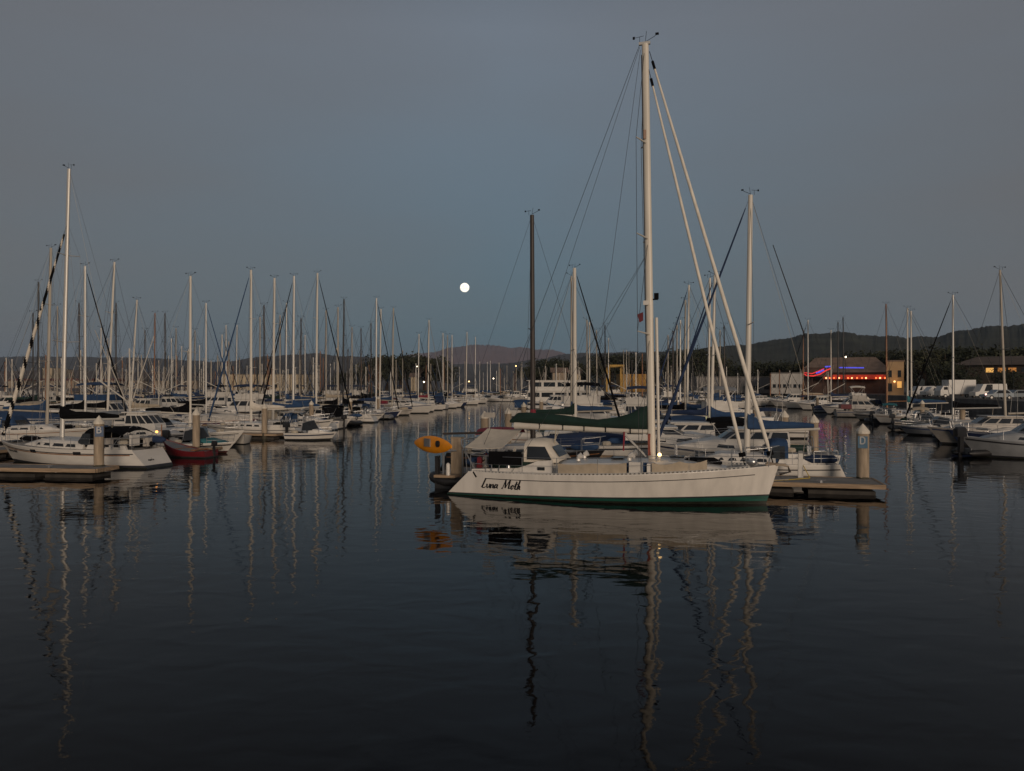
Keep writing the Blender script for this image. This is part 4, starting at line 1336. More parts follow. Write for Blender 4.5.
for i, (tx_, ty_, an, m_, ww) in enumerate(((-17.6, 66.0, 80, GREYC, 'grey inflatable tender across a stern past the third pile'), (-16.8, 80.5, -100, RUBBER, 'black inflatable tender across a stern past the fourth pile'), (-15.7, 96, 85, GREYC, 'grey inflatable tender across a stern past the fifth pile'),
                                       (-24.5, 47.4, -8, RUBBER, 'black inflatable tender behind the red dinghy'), (-1.4, 45.5, 95, GREYC, 'grey inflatable tender in the channel behind the orange kayak'))):
    tender(ww, tx_, ty_, an, 2.8, m_)
motorboat('low white runabout poking out furthest into the channel past the third pile', -15.4, 59.3, -8, 3.9, 'cuddy', 'white', seed=8, engines=1)
motorboat('white motor cruiser with a dark outboard right of the fourth pile', -20.0, 75.3, 172, 7.0, 'cruiser', 'white', canvas='black', seed=9, engines=1)
motorboat('white cruiser with rounded white hull beyond the fourth pile', -19.4, 70.0, -8, 6.5, 'cruiser', 'white', canvas='tan', seed=19)
motorboat('white runabout under a navy canopy near the sixth pile', -18.6, 91.5, -6, 7.0, 'cuddy', 'white', canvas='navy', seed=10, engines=1)
motorboat('tall white cruiser with raked bow pointing into the channel past the seventh pile', -16.0, 117, -24, 10.0, 'cruiser', 'white', canvas='red', seed=11)
motorboat('white cruiser stern on to the channel, beyond the red canopy', -15.5, 136, 172, 8, 'cruiser', 'white', canvas='navy', seed=12)
motorboat('low white motorboat furthest up the left row', -14.5, 158, -8, 8.5, 'cruiser', 'weathered', seed=13)

row = [ # px base, px top, py top, Y, spar, cover, furl, dodger, hull, bow out, words
    (190, 190.5, 276, 53.7, 'white', 'black', None, 'black', 'white', 1, 'white sloop with thick pale mast and black sail cover'),
    (251, 251, 270, 63.5, 'white', 'cream', 'blue', None, 'white', 0, 'white sloop with long blue furled jib and row of small cabin windows'),
    (273, 274.5, 278, 67.6, 'white', 'blue', None, 'blue', 'white', 0, 'white sloop with blue sail cover peaked at its mast and blue dodger'),
    (293, 294, 276, 72.3, 'silver', 'blue', 'black', None, 'white', 0, 'sloop with slim silver mast and dark furled jib'),
    (316, 317.5, 273, 78.5, 'white', 'blue', 'black', 'tan', 'white', 1, 'sloop with bright white mast, tallest between the third and fourth piles'),
    (338, 338, 307, 83.0, 'silver', 'black', None, None, 'white', 0, 'small sloop with short silver mast just left of the black mast'),
    (343, 344, 299, 88.0, 'black', 'black', None, 'black', 'white', 0, 'sloop with jet black mast and black sail cover'),
    (376, 376.5, 298, 98.0, 'silver', 'navy', 'black', None, 'navy', 0, 'navy sloop with silver mast and navy sail cover'),
    (379.5, 381, 309, 103.0, 'white', 'blue', None, 'blue', 'white', 0, 'white sloop with white mast and bright blue sail cover, next to the navy sloop'),
    (392, 393.5, 308, 108.5, 'silver', 'blue', 'black', None, 'weathered', 0, 'weathered sloop with silver mast and dark furled jib under the wooded knoll'),
    (371, 371, 323, 113, 'black', 'black', None, None, 'white', 1, 'small white sloop with short black mast'),
    (418, 419, 334, 123, 'silver', 'navy', 'black', None, 'white', 0, 'white sloop with dark furled jib right of the wooded knoll'),
    (428, 429, 320, 130, 'white', 'red', 'grey', None, 'white', 0, 'white sloop with a maroon sail cover and tall white mast'),
    (443, 443, 333, 142, 'white', 'blue', None, None, 'white', 0, 'white sloop with white mast, leftmost of three close masts under the moon'),
    (447.5, 447.5, 335, 147, 'silver', 'black', None, None, 'white', 1, 'white sloop with silver mast, middle of three close masts under the moon'),
    (452, 452, 335, 152, 'silver', 'navy', None, None, 'navy', 0, 'navy sloop with silver mast, rightmost of three close masts under the moon'),
    (466, 467, 332, 167, 'white', 'blue', 'grey', None, 'white', 0, 'white sloop whose tall white mast rises straight under the moon'),
    (475, 475.5, 337, 180, 'silver', 'black', None, None, 'white', 0, 'white sloop with silver mast against the bare mountain, far end of the left row'),
]
def row_end(Y): return -18.4 + .06 * (Y - 40)
for pxb, pxt, pyt, Y, spar, cover, furl, dod, hull, out, words in row:
    room = row_end(Y) - wx(pxb, Y)
    if not out and room < 3.2: out = 1
    Lb = min(max(room / (.42 if out else .54), 7.4), 9.6 if out else 11.0)
    row_boat(words, pxb, pxt, pyt, Y, -8 if out else 172, L=Lb, hull=hull, spar=spar, cover=cover, furl=furl, dodger=dod, mf=.58 if out else .54, det=2 if Y < 75 else 1 if Y < 115 else 0,
             wheel=Y < 110, fenders=2 if Y < 90 else 0, group='sailboats in the row left of the open channel')

add_clutter(h1, b1, random.Random(5), -4.6, -2.2, .3, 9)
add_clutter(h1, b1, random.Random(6), 1.0, 4.6, .06, 5)

# second row, the other side of the same walkway
row2 = [
    (47, 51, 248, 56.9, 'silver', 'blue', None, 'blue', 'white', 1, 'white sloop with long blue sail cover and blue dodger behind the striped jib', 2),
    (85, 85, 266, 60.7, 'silver', 'black', 'black', None, 'white', 1, 'white sloop with stout silver mast and black furled jib left of the blue flybridge canopy', 2),
    (107, 114.5, 262, 63.4, 'white', 'black', None, None, 'white', 1, 'slim white sloop with thin leaning mast in front of the blue flybridge canopy', 1),
    (130, 137, 300, 68.5, 'white', 'tan', None, None, 'weathered', 0, 'weathered sloop with white leaning mast above the red skiff', 1),
    (206, 206, 303, 79.5, 'silver', 'black', 'blue', None, 'white', 1, 'sloop with silver mast and blue furled jib just right of the second pile', 1),
    (260, 260, 317, 92, 'silver', 'navy', None, None, 'white', 0, 'small sloop with short silver mast right of the long blue furled jib', 1),
    (264, 264, 305, 97, 'brown', 'navy', None, None, 'white', 1, 'sloop with dark brown mast near the cream warehouse', 0),
    (286, 286.5, 303, 100, 'silver', 'blue', 'black', None, 'white', 0, 'sloop with slim mast and black furled jib in front of the cream warehouse', 0),
    (280, 280, 315, 105, 'silver', 'green', None, None, 'white', 1, 'sloop with green sail cover in front of the cream warehouse', 0),
    (301, 301, 318, 108, 'brown', 'tan', None, None, 'weathered', 0, 'weathered sloop with brown mast at the end of the cream warehouse', 0),
    (305, 305, 335, 111, 'silver', 'navy', None, None, 'white', 1, 'short-masted sloop at the end of the cream warehouse', 0),
    (326, 326, 310, 116, 'silver', 'tan', None, None, 'white', 0, 'sloop with silver mast and tan sail cover just left of the black mast', 0),
    (352, 352, 327, 127, 'silver', 'blue', None, None, 'white', 1, 'small white sloop with blue sail cover just right of the black mast', 0),
    (361, 361, 328, 133, 'brown', 'black', None, None, 'navy', 0, 'navy sloop with brown mast and black sail cover right of the black mast', 0),
    (402.6, 402.6, 350, 140, 'silver', None, None, None, 'white', 0, 'little white sloop with bare mast in front of the wooded knoll', 0),
]
for pxb, pxt, pyt, Y, spar, cover, furl, dod, hull, out, words, det in row2:
    row_boat(words, pxb, pxt, pyt, Y, -6 if out else 174, hull=hull, spar=spar, cover=cover, furl=furl, dodger=dod, mf=.6, det=det, group='sailboats behind the left row')
motorboat('white flybridge cruiser with tall blue canopy behind the striped-jib sloop', wx(112, 70), 70, -4, 11.0, 'flybridge', 'white', 'blue', canvas='blue', seed=21, band='blue')
motorboat('white cabin cruiser between the B pile and the second pile', wx(150, 58), 58, -8, 8.5, 'cruiser', 'white', canvas='grey', seed=22)
motorboat('grey-green workboat with white wheelhouse behind the red skiff', wx(190, 53.0) - 2.0, 50.3, -10, 7.2, 'fishing', 'grey', seed=23, cat='workboat', name='workboat')
motorboat('white runabout under a pale cover with a maroon side behind the third pile', wx(222, 76), 76, -6, 7.5, 'covered', 'red', canvas='cream', seed=24)
motorboat('small dark open boat left of the second pile', wx(185, 84), 84, 174, 7, 'cuddy', 'navy', canvas='black', seed=25)
motorboat('white flybridge cruiser beyond the blue furled jib', wx(240, 88), 88, 174, 9.5, 'flybridge', 'white', canvas='navy', seed=26)

row3 = [
    (57, 57.5, 306, 94, 'silver', 'black', None, 'white', 'sloop with silver mast close beside the tall mast of the striped-jib sloop'),
    (38, 38.5, 282, 91, 'black', 'green', None, 'white', 'sloop with tall black mast crossing the striped furled jib'),
    (33, 33, 313, 87, 'black', 'black', None, 'navy', 'dark sloop with shorter black mast left of the taller black one'),
    (80, 79, 303, 98.5, 'brown', 'black', None, 'white', 'sloop with thin brown mast left of the stout silver one'),
    (116, 116, 303, 106, 'brown', 'navy', 'black', 'white', 'sloop with brown mast behind the blue flybridge canopy'),
    (101, 101, 328, 103, 'silver', 'tan', None, 'white', 'small sloop with short silver mast over the blue flybridge canopy'),
    (154, 155, 313, 115, 'wooden', 'tan', None, 'weathered', 'old sloop with reddish wooden mast above the orange lamp'),
    (165, 165, 313, 119, 'brown', 'navy', None, 'white', 'sloop with brown mast right of the reddish wooden one'),
    (176, 176, 328, 122, 'silver', 'blue', None, 'white', 'small sloop with silver mast left of the thick pale mast'),
    (226, 226, 325, 138, 'silver', 'blue', None, 'white', 'sloop with silver mast, left of a close pair beyond the blue furled jib'),
    (236, 237, 325, 142, 'silver', 'black', None, 'white', 'sloop with silver mast, right of a close pair beyond the blue furled jib'),
    (195, 195, 330, 130, 'silver', 'navy', None, 'white', 'sloop with silver mast just right of the thick pale mast'),
    (145, 145, 330, 112, 'brown', 'green', None, 'navy', 'navy sloop with brown mast left of the reddish wooden one'),
]
for pxb, pxt, pyt, Y, spar, cover, furl, hull, words in row3:
    row_boat(words, pxb, pxt, pyt, Y, -6 if int(Y) % 2 else 174, hull=hull, spar=spar, cover=cover, furl=furl, det=0, group='sailboats in the third row on the left')
for i, (px, Y, k, words) in enumerate(((150, 96, 'fishing', 'white fishing boat with raised outriggers above the orange lamp'), (172, 106, 'fishing', 'white fishing boat with outriggers left of the thick pale mast'),
                                       (20, 80, 'covered', 'white motorboat under a navy cover behind the striped furled jib'), (70, 84, 'cruiser', 'white cruiser left of the blue flybridge canopy'),
                                       (212, 118, 'flybridge', 'white flybridge cruiser beyond the second pile'), (130, 110, 'fishing', 'cream fishing boat with wheelhouse right of the blue flybridge canopy'))):
    motorboat(words, wx(px, Y), Y, -6 if i % 2 else 174, 10.5, k, 'cream' if 'cream' in words else 'white', canvas=(None, 'navy', 'blue', 'tan', 'black', None)[i], seed=30 + i)

# ------------------------------------------------------------------ boats behind the big sloop, on both sides of its walkway
b, h = row_boat('black sloop with tall dark brown mast and red canvas behind the big sloop', 533, 532, 215, 38.5, -10, L=8.2, hull='black', spar='brown', cover=None, boom=False, mf=.56, det=2, mr=.12, zs=1.1, wheel=True)
add_bimini(-2.2, -.1, 1.2, 1.85, .9, REDC, b, hh=.12)
MB().loft([[(.49 + rr * math.cos(2 * math.pi * i / 8), rr * math.sin(2 * math.pi * i / 8), z) for i in range(8)] for z, rr in ((2.1, .32), (2.4, .3), (2.75, .16), (3.0, .13))], 0).build('mast_cover', REDC, b)
row_boat('small sloop with pale mast in a green boot and long black furled jib', 575, 574.5, 268, 52, -8, L=8.4, hull='white', spar='white', cover='green', furl='black', det=2, mr=.13, group='sailboats behind the big sloop')
row_boat('sloop with thin silver mast close beside the mast in the green boot', 571.5, 571.5, 276, 58.5, 172, L=9, hull='white', spar='silver', cover='blue', det=1, group='sailboats behind the big sloop')
motorboat('white flybridge cruiser with black canopy under the boom of the big sloop', wx(596, 62), 62, -8, 10, 'flybridge', 'white', canvas='black', seed=41)
motorboat('low white skiff with blue tarpaulin below the pale mast in the green boot', wx(590, 46), 46.5, -8, 6.5, 'covered', 'white', canvas='navy', seed=42)
motorboat('grey inflatable launch left of the dark brown mast', wx(520, 56), 56, 172, 6, 'skiff', 'grey', seed=43, engines=1)
for pxb, pxt, pyt, Y, spar, cover, furl, hull, words in (
    (587, 587, 320, 78, 'silver', 'blue', None, 'white', 'sloop with silver mast between the green boot and the yellow gantry'),
    (589.5, 589.5, 322, 88, 'white', 'navy', None, 'white', 'sloop with white mast in a tight pair left of the yellow gantry'),
    (597, 596.5, 330, 104, 'silver', 'black', None, 'white', 'sloop with silver mast halfway between green boot and yellow gantry'),
    (605, 605, 325, 122, 'black', 'black', None, 'navy', 'navy sloop with thin black mast in front of the yellow gantry'),
    (608.5, 608.5, 338, 140, 'silver', 'blue', None, 'white', 'sloop with silver mast against the left leg of the yellow gantry'),
    (624, 623.5, 350, 165, 'silver', 'tan', None, 'white', 'sloop with short mast, left of three in front of the orange shed'),
    (626.5, 626.5, 350, 172, 'white', 'blue', None, 'white', 'sloop with short mast, middle of three in front of the orange shed'),
    (629, 629, 352, 180, 'silver', 'black', None, 'white', 'sloop with short mast, right of three in front of the orange shed')):
    row_boat(words, pxb, pxt, pyt, Y, -8 if int(Y) % 2 else 172, hull=hull, spar=spar, cover=cover, furl=furl, det=1 if Y < 90 else 0, group='sailboats behind the big sloop')
# right-hand side of that walkway
b, h = row_boat('white sloop with blue boom cover and blue furled jib, stern beside the D sign', 747, 750.5, 195, 34.6, 170, L=8.4, hull='white', spar='white', cover='blue', furl='navy', dodger='blue', mf=.49, det=2, mr=.12, wheel=True, fenders=1)
MB().path([Vector((-3.6, .7 * math.cos(t * math.pi / 8), 1.5 + .3 * math.sin(t * math.pi / 8))) for t in range(17)], .02).build('stern_ring_buoy', OFFW, b)
b, h = motorboat('white pilothouse yacht with raked windscreen and boxy white roof locker behind the big bow', wx(738, 38.4), 38.3, 172, 8.6, 'cruiser', 'white', seed=51)
MB().box((-1.2, 0, 2.35), (.8, .9, .55)).build('roof_locker', WHITE, b)
for pxb, pxt, pyt, Y, spar, cover, furl, dod, hull, out, words, det in (
    (711, 715, 275, 48.0, 'white', 'blue', 'navy', None, 'white', 0, 'white sloop with tall white mast and blue cover bunched at its foot', 2),
    (708, 710, 278, 51.5, 'white', 'navy', None, None, 'white', 1, 'white sloop with paired mast just left of the blue-footed mast', 1),
    (687, 689, 285, 60.5, 'white', 'blue', 'navy', 'blue', 'white', 0, 'white sloop with white mast and navy furled jib right of the big sloop', 1),
    (684.5, 685.5, 300, 64.5, 'silver', 'black', None, None, 'white', 1, 'white sloop with silver mast tight against the left of the navy furled jib', 1),
    (680, 680.5, 320, 69.5, 'silver', 'navy', None, None, 'white', 0, 'small sloop with silver mast, fourth right of the big mast', 1),
    (677, 677, 325, 74, 'silver', 'blue', None, None, 'white', 1, 'small sloop with silver mast, third right of the big mast', 1),
    (673, 673, 331, 79.5, 'brown', 'tan', None, None, 'weathered', 0, 'small weathered sloop with brown mast, second right of the big mast', 1),
    (668, 668, 335, 85, 'silver', 'navy', None, None, 'white', 1, 'small sloop with silver mast, first right of the big mast', 0),
    (720, 720, 330, 95, 'silver', 'blue', None, None, 'white', 0, 'sloop with silver mast between the blue-footed mast and the big furled jibs', 0),
    (725, 724, 325, 102, 'brown', 'navy', None, None, 'white', 0, 'sloop with brown mast between the big furled jibs', 0)):
    row_boat(words, pxb, pxt, pyt, Y, -8 if out else 172, hull=hull, spar=spar, cover=cover, furl=furl, dodger=dod, det=det, wheel=det > 0, fenders=1 if det > 1 else 0, group='sailboats right of the big mast')
for i, (px, Y, k, cv, L, words) in enumerate((
    (668, 42.5, 'cruiser', None, 9.0, 'white express cruiser with long foredeck just right of the big mast'),
    (676, 47, 'cruiser', 'black', 8.5, 'white cruiser with black canopy, second hull right of the big mast'),
    (690, 54, 'cruiser', 'navy', 9.0, 'white cruiser with navy canopy behind the navy furled jib'),
    (705, 57, 'flybridge', 'grey', 9.0, 'white flybridge cruiser with lit yellow-green cabin windows near the blue-footed mast'),
    (668, 61, 'cuddy', 'tan', 7.5, 'white runabout with tan top, far hull right of the big mast'),
    (640, 50, 'cruiser', 'blue', 8.5, 'white cruiser seen behind the green sail cover of the big sloop'),
    (650, 72, 'flybridge', 'navy', 9.0, 'white flybridge cruiser far behind the big mast'),
    (762, 62, 'skiff', 'navy', 6.5, 'small skiff with navy top beyond the white trawler yacht'))):
    b, h = motorboat(words, wx(px, Y), Y, 172 if i % 2 else -8, L, k, 'white', canvas=cv, seed=60 + i)
    if 'lit' in words:
        LITW = mat('lit_cabin_glass', (.55, .62, .28), emit=.16)
        for c in b.children_recursive:
            if c.name.startswith('window'): c.data.materials[0] = LITW

# ------------------------------------------------------------------ boats along the shore on the right
for pxb, pxt, pyt, Y, spar, cover, furl, hull, ang, words, det in (
    (1006, 1000, 270, 53.7, 'silver', None, None, 'navy', 172, 'navy sloop with tall leaning silver mast at the right end of the shore row', 1),
    (953, 953, 295, 65.8, 'silver', 'black', 'black', 'white', 150, 'white sloop with silver mast and black furled jib in front of the white box truck', 1),
    (911.5, 911, 311, 83, 'white', 'blue', None, 'white', 160, 'sloop with white mast, right of a tight pair by the cream lit building', 1),
    (907.5, 907.5, 308, 86.5, 'white', 'teal', None, 'white', 160, 'sloop with white mast, left of a tight pair by the cream lit building', 1),
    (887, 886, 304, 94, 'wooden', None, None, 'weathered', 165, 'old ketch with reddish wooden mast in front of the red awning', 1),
    (831, 831, 330, 133, 'white', 'navy', None, 'white', 165, 'sloop with white mast beside the blue neon strip', 0),
    (808, 808, 320, 139, 'silver', None, 'black', 'white', 165, 'sloop with silver mast and black furled jib left of the neon sign', 0),
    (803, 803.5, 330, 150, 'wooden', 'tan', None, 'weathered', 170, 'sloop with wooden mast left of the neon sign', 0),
    (838, 838, 322, 165, 'black', None, None, 'black', 170, 'dark sloop with thin black mast over the restaurant roof, left of two', 0),
    (844, 843, 317, 172, 'black', None, None, 'navy', 170, 'dark sloop with thin black mast over the restaurant roof, right of two', 0)):
    row_boat(words, pxb, pxt, pyt, Y, ang, hull=hull, spar=spar, cover=cover, furl=furl, det=det, L=9.5 if Y < 100 else None, group='sailboats along the shore', dodger=None)
for i, (px, Y, ang, k, hl, cv, L, eng, words) in enumerate((  # 'weathered' whites here carry the dimmer light of this row in their colour
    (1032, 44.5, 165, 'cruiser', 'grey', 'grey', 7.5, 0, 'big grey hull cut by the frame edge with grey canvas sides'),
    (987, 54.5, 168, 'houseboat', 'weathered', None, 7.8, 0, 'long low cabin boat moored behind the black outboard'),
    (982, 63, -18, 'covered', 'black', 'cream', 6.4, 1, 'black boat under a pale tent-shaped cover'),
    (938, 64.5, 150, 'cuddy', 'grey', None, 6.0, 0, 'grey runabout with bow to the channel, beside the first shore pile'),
    (928, 75.5, -20, 'cuddy', 'weathered', 'tan', 6.0, 1, 'dimmed white runabout with tan canopy, stern out beside the second shore pile'),
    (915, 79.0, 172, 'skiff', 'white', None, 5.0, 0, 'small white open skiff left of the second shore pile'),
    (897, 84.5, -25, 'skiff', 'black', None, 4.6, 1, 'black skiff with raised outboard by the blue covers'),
    (882, 92, 160, 'cuddy', 'weathered', 'teal', 6.5, 0, 'dimmed white runabout with teal canopy in front of the red awning'),
    (866, 102, -14, 'flybridge', 'weathered', None, 7.4, 0, 'dimmed white flybridge cruiser with maroon-lined cockpit under the red awning'),
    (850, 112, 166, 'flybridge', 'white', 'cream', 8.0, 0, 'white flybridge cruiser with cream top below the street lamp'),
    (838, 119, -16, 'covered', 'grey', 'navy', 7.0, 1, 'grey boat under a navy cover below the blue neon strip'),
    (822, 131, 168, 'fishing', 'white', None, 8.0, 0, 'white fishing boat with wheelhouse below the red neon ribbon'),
    (808, 140, -12, 'skiff', 'weathered', 'navy', 6.5, 1, 'dimmed white open boat with navy top near the far end of the shore row'),
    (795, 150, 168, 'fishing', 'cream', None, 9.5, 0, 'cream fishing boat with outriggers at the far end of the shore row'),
    (780, 160, 172, 'cruiser', 'weathered', 'navy', 7.5, 0, 'dimmed white cruiser in front of the low white hall'))):
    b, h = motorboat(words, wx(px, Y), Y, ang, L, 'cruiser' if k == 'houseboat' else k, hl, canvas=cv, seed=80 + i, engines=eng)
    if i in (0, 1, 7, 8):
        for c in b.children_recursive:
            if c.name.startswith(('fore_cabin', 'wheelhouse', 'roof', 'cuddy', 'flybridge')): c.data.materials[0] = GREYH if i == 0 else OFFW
    if 'maroon' in words: MB().box((-2.6, 0, 1.4), (1.3, 2.0, .6)).build('cockpit_awning', REDH, b)
for i, (px, Y, an, m_, ww) in enumerate(((905, 72, 20, RUBBER, 'black inflatable tender off the bow of the grey runabout'), (876, 88, 40, GREYC, 'grey inflatable tender in front of the teal canopy'), (955, 60.0, 10, GREYC, 'grey inflatable tender at the foot of the first shore pile'), (842, 108, 30, RUBBER, 'black inflatable tender below the cream flybridge top'))):
    tender(ww, wx(px, Y), Y, an, 2.9, m_)
for i, (x, y) in enumerate(((37.5, 65.5), (42.2, 81.0), (49.0, 105))):
    dock(f'finger dock by the shore-side boats, {ordw(i)} from the grey hull at the edge', x - .6, y - .6, x + 8, y - 2.6, 1.2, 'finger docks', cleats=False, name='finger_dock')
b = tender('low dark inflatable tender with huge black outboard beside the grey hull', wx(990, 45), 45.5, 15, 3.6, RUBBER, engine=False)
add_outboard(b, -1.75, 0, .75, 1.5)
MB().box((1.0, 0, .55), (.5, .5, .3)).build('fuel_tank', mat('orange_red_plastic', (.42, .09, .03), .5), b)

pb_ = next(o for o in bpy.data.objects if o.get('label', '').startswith('sloop with silver mast and black furled jib left of the neon'))
mi_ = (Matrix.Translation(pb_.location) @ pb_.rotation_euler.to_matrix().to_4x4()).inverted()
MB().tube(mi_ @ Vector((wx(805.5, 139), 139, wz(338, 139))), mi_ @ Vector((wx(773, 138), 138, wz(245, 138))), .11, .07, n=6).build('trolling_pole', SPARB, pb_)

# ------------------------------------------------------------------ far boats that read as a thicket of masts
protos = {}
def far_boat(px, Y, Hm, label, group, i):
    key = i % 6
    a = R(rnd.uniform(-15, 5) + (180 if rnd.random() < .5 else 0))
    if key not in protos:
        r, _ = sailboat('x', 0, 0, 0, 9.5, 12.0, hull=('white', 'white', 'navy', 'weathered', 'white', 'cream')[key], spar=('silver', 'white', 'brown', 'silver', 'black', 'wooden')[key],
                        cover=('blue', 'black', 'tan', 'navy', 'blue', 'green')[key], furl=(None, 'black', None, 'blue', None, 'grey')[key], det=0, mr=.11, seed=key)
        protos[key] = r
        o = r
    else:
        o = copy_tree(protos[key])
    o.location = (wx(px, Y), Y, 0)
    o.rotation_euler = (0, 0, a)
    s = Hm / 12.0
    o.scale = (1, 1, s) if s < 1.25 else (1.1, 1.1, s)
    tag(o, label, 'sailboat', group)
zones = [
    (482, 526, 215, 290, 18, 'far-off small sailboat below the bare mountain, left of the dark brown mast', 'far sailboats under the mountain', 8, 13),
    (535, 572, 215, 290, 7, 'far-off small sailboat around the white tour boat', 'far sailboats around the tour boat', 8, 12),
    (240, 370, 150, 250, 42, 'far-off sailboat in the thicket of masts in front of the cream warehouse and knoll', 'far sailboats before the warehouse', 8, 12.5),
    (370, 470, 190, 250, 20, 'far-off sailboat in the thicket of masts in front of the wooded knoll', 'far sailboats before the knoll', 8, 12),
    (100, 240, 120, 260, 56, 'far-off sailboat in the thicket of masts below the low coast', 'far sailboats below the low coast', 8, 13.5),
    (-30, 100, 110, 240, 32, 'far-off sailboat beyond the striped furled jib', 'far sailboats beyond the striped jib', 7, 10),
    (636, 720, 120, 220, 22, 'far-off sailboat in front of the flat grey hall right of the big mast', 'far sailboats right of the big mast', 7, 11),
    (720, 790, 180, 225, 8, 'far-off sailboat in front of the low white hall', 'far sailboats before the white hall', 6, 9),
]
for x0, x1, y0, y1, n, label, group, h0, h1_ in zones:
    for i in range(n):
        far_boat(x0 + (x1 - x0) * (i + rnd.uniform(.15, .85)) / n, rnd.uniform(y0, y1), rnd.uniform(h0, h1_), label, group, rnd.randrange(6))
mp_ = {}
for x0, x1, y0, y1, n, label, group in (
    (0, 240, 90, 200, 26, 'far-off white motorboat among the masts below the low coast', 'far motorboats below the low coast'),
    (240, 400, 130, 220, 16, 'far-off white motorboat among the masts before the warehouse and knoll', 'far motorboats before the warehouse'),
    (400, 530, 185, 235, 14, 'far-off white motorboat where the channel ends', 'far motorboats at the channel end'),
    (540, 640, 95, 190, 12, 'far-off white motorboat behind the boom of the big sloop', 'far motorboats behind the boom'),
    (650, 775, 120, 215, 16, 'far-off white motorboat right of the big mast', 'far motorboats right of the big mast')):
    for i in range(n):
        k = rnd.randrange(4)
        if k not in mp_:
            mp_[k], _ = motorboat('x', 0, 0, 0, (8.5, 9.5, 9.5, 7)[k], ('cruiser', 'flybridge', 'fishing', 'cuddy')[k], ('white', 'white', 'weathered', 'white')[k], canvas=('blue', 'navy', None, 'tan')[k], det=0, seed=k)
            o = mp_[k]
        else:
            o = copy_tree(mp_[k])
        Y = rnd.uniform(y0, y1)
        o.location = (wx(x0 + (x1 - x0) * (i + rnd.uniform(.1, .9)) / n, Y), Y, 0)
        o.rotation_euler = (0, 0, R(rnd.uniform(-20, 10) + (180 if rnd.random() < .5 else 0)))
        tag(o, label, 'motorboat', group)

# the two-decked tour boat
tb = empty('tour_boat', (wx(566, 150), 150, 0), R(-4), 'long white two-decked tour boat with bands of windows behind the pale mast', 'tour boat')
th = Hull(17, 5, 1.5, 1.2, rb=1.4, rt=0, tr=.9, pw=2.8)
th.build([WHITE, STRIPE, DARKB, DECK], tb)
for z, x0, x1, w in ((1.2, -7.5, 5.5, 4.2), (3.2, -7.2, 3.5, 3.9)):
    d_ = MB().box(((x0 + x1) / 2, 0, z + .95), (x1 - x0, w, 1.9)).build('deckhouse', WHITE, tb, smooth=0)
    nw = int((x1 - x0) / 2.4)
    for i in range(nw):
        for sy in (1, -1):
            MB().box((x0 + (x1 - x0) * (i + .5) / nw, sy * w / 2, z + 1.2), (2.2, .05, .85)).build('window', GLASS, d_, smooth=0)
    MB().box(((x0 + x1) / 2, 0, z + 1.97), (x1 - x0 + .8, w + .5, .12)).build('roof', WHITE, d_, smooth=0)

# ------------------------------------------------------------------ shore buildings, lights, vehicles
def building(label, px0, px1, Y, depth, zt, roofh, wall, roof, name='building', cat='building', z0=2.0, wins=None, over=.8, hip=0.0, rz=0):
    X0, X1 = wx(px0, Y), wx(px1, Y)
    c = (wx((px0 + px1) / 2, Y + depth / 2), Y + depth / 2)
    w, d = X1 - X0, depth
    rz = -math.atan2(c[0], c[1]) if px0 > 700 else rz
    o = empty(name, (c[0], c[1], z0), rz, label, cat)
    MB().box((0, 0, (zt - z0) / 2), (w, d, zt - z0)).build('wall', wall, o, smooth=0)
    hz = zt - z0
    if roofh > .3:
        a, b = w / 2 + over, d / 2 + over
        r = MB().add([(-a, -b, hz), (a, -b, hz), (a, b, hz), (-a, b, hz), (-a + hip, 0, hz + roofh), (a - hip, 0, hz + roofh)],
                     [(0, 1, 5, 4), (1, 2, 5), (2, 3, 4, 5), (3, 0, 4), (3, 2, 1, 0)]).build('roof', roof, o, smooth=0)
    else:
        r = MB().box((0, 0, hz + .15), (w + .3, d + .3, .3)).build('roof', roof, o, smooth=0)
    for (xc, zc, ww, hh, m_) in wins or ():
        wn_ = MB().box((xc, -d / 2 - .01, zc), (ww, .08, hh)).build('window', m_, o, smooth=0)
        MB().box((xc, -d / 2 - .03, zc - hh / 2 - .07), (ww + .2, .16, .1)).build('sill', roof, wn_, smooth=0)
    return o, w, d
ROOFB = mat('brown_shingle_roof', (.20, .14, .105), .95, .25, .6)
ROOFG = mat('grey_roof', (.13, .12, .11), .95, .2, .4)
CRW = mat('cream_wall', (.44, .36, .25), .9, .15, .3)
WHW = mat('white_wall', (.42, .40, .37), .9, .15, .3)
TANW = mat('tan_wall', (.30, .24, .18), .9, .15, .3)
DKW = mat('dark_timber_wall', (.07, .045, .035), .9, .3, .6)
GRW = mat('grey_concrete_wall', (.20, .19, .18), .9, .2, .3)
ORW = mat('orange_wall', (.36, .20, .05), .9, .15, .3)
REDW = mat('red_awning', (.40, .05, .03), .85, .15, .6)
WLIT = mat('lit_window', (1.0, .56, .16), emit=.45)
WDIM = mat('dim_lit_window', (1.0, .45, .12), emit=.07)
DARKG = GLASS

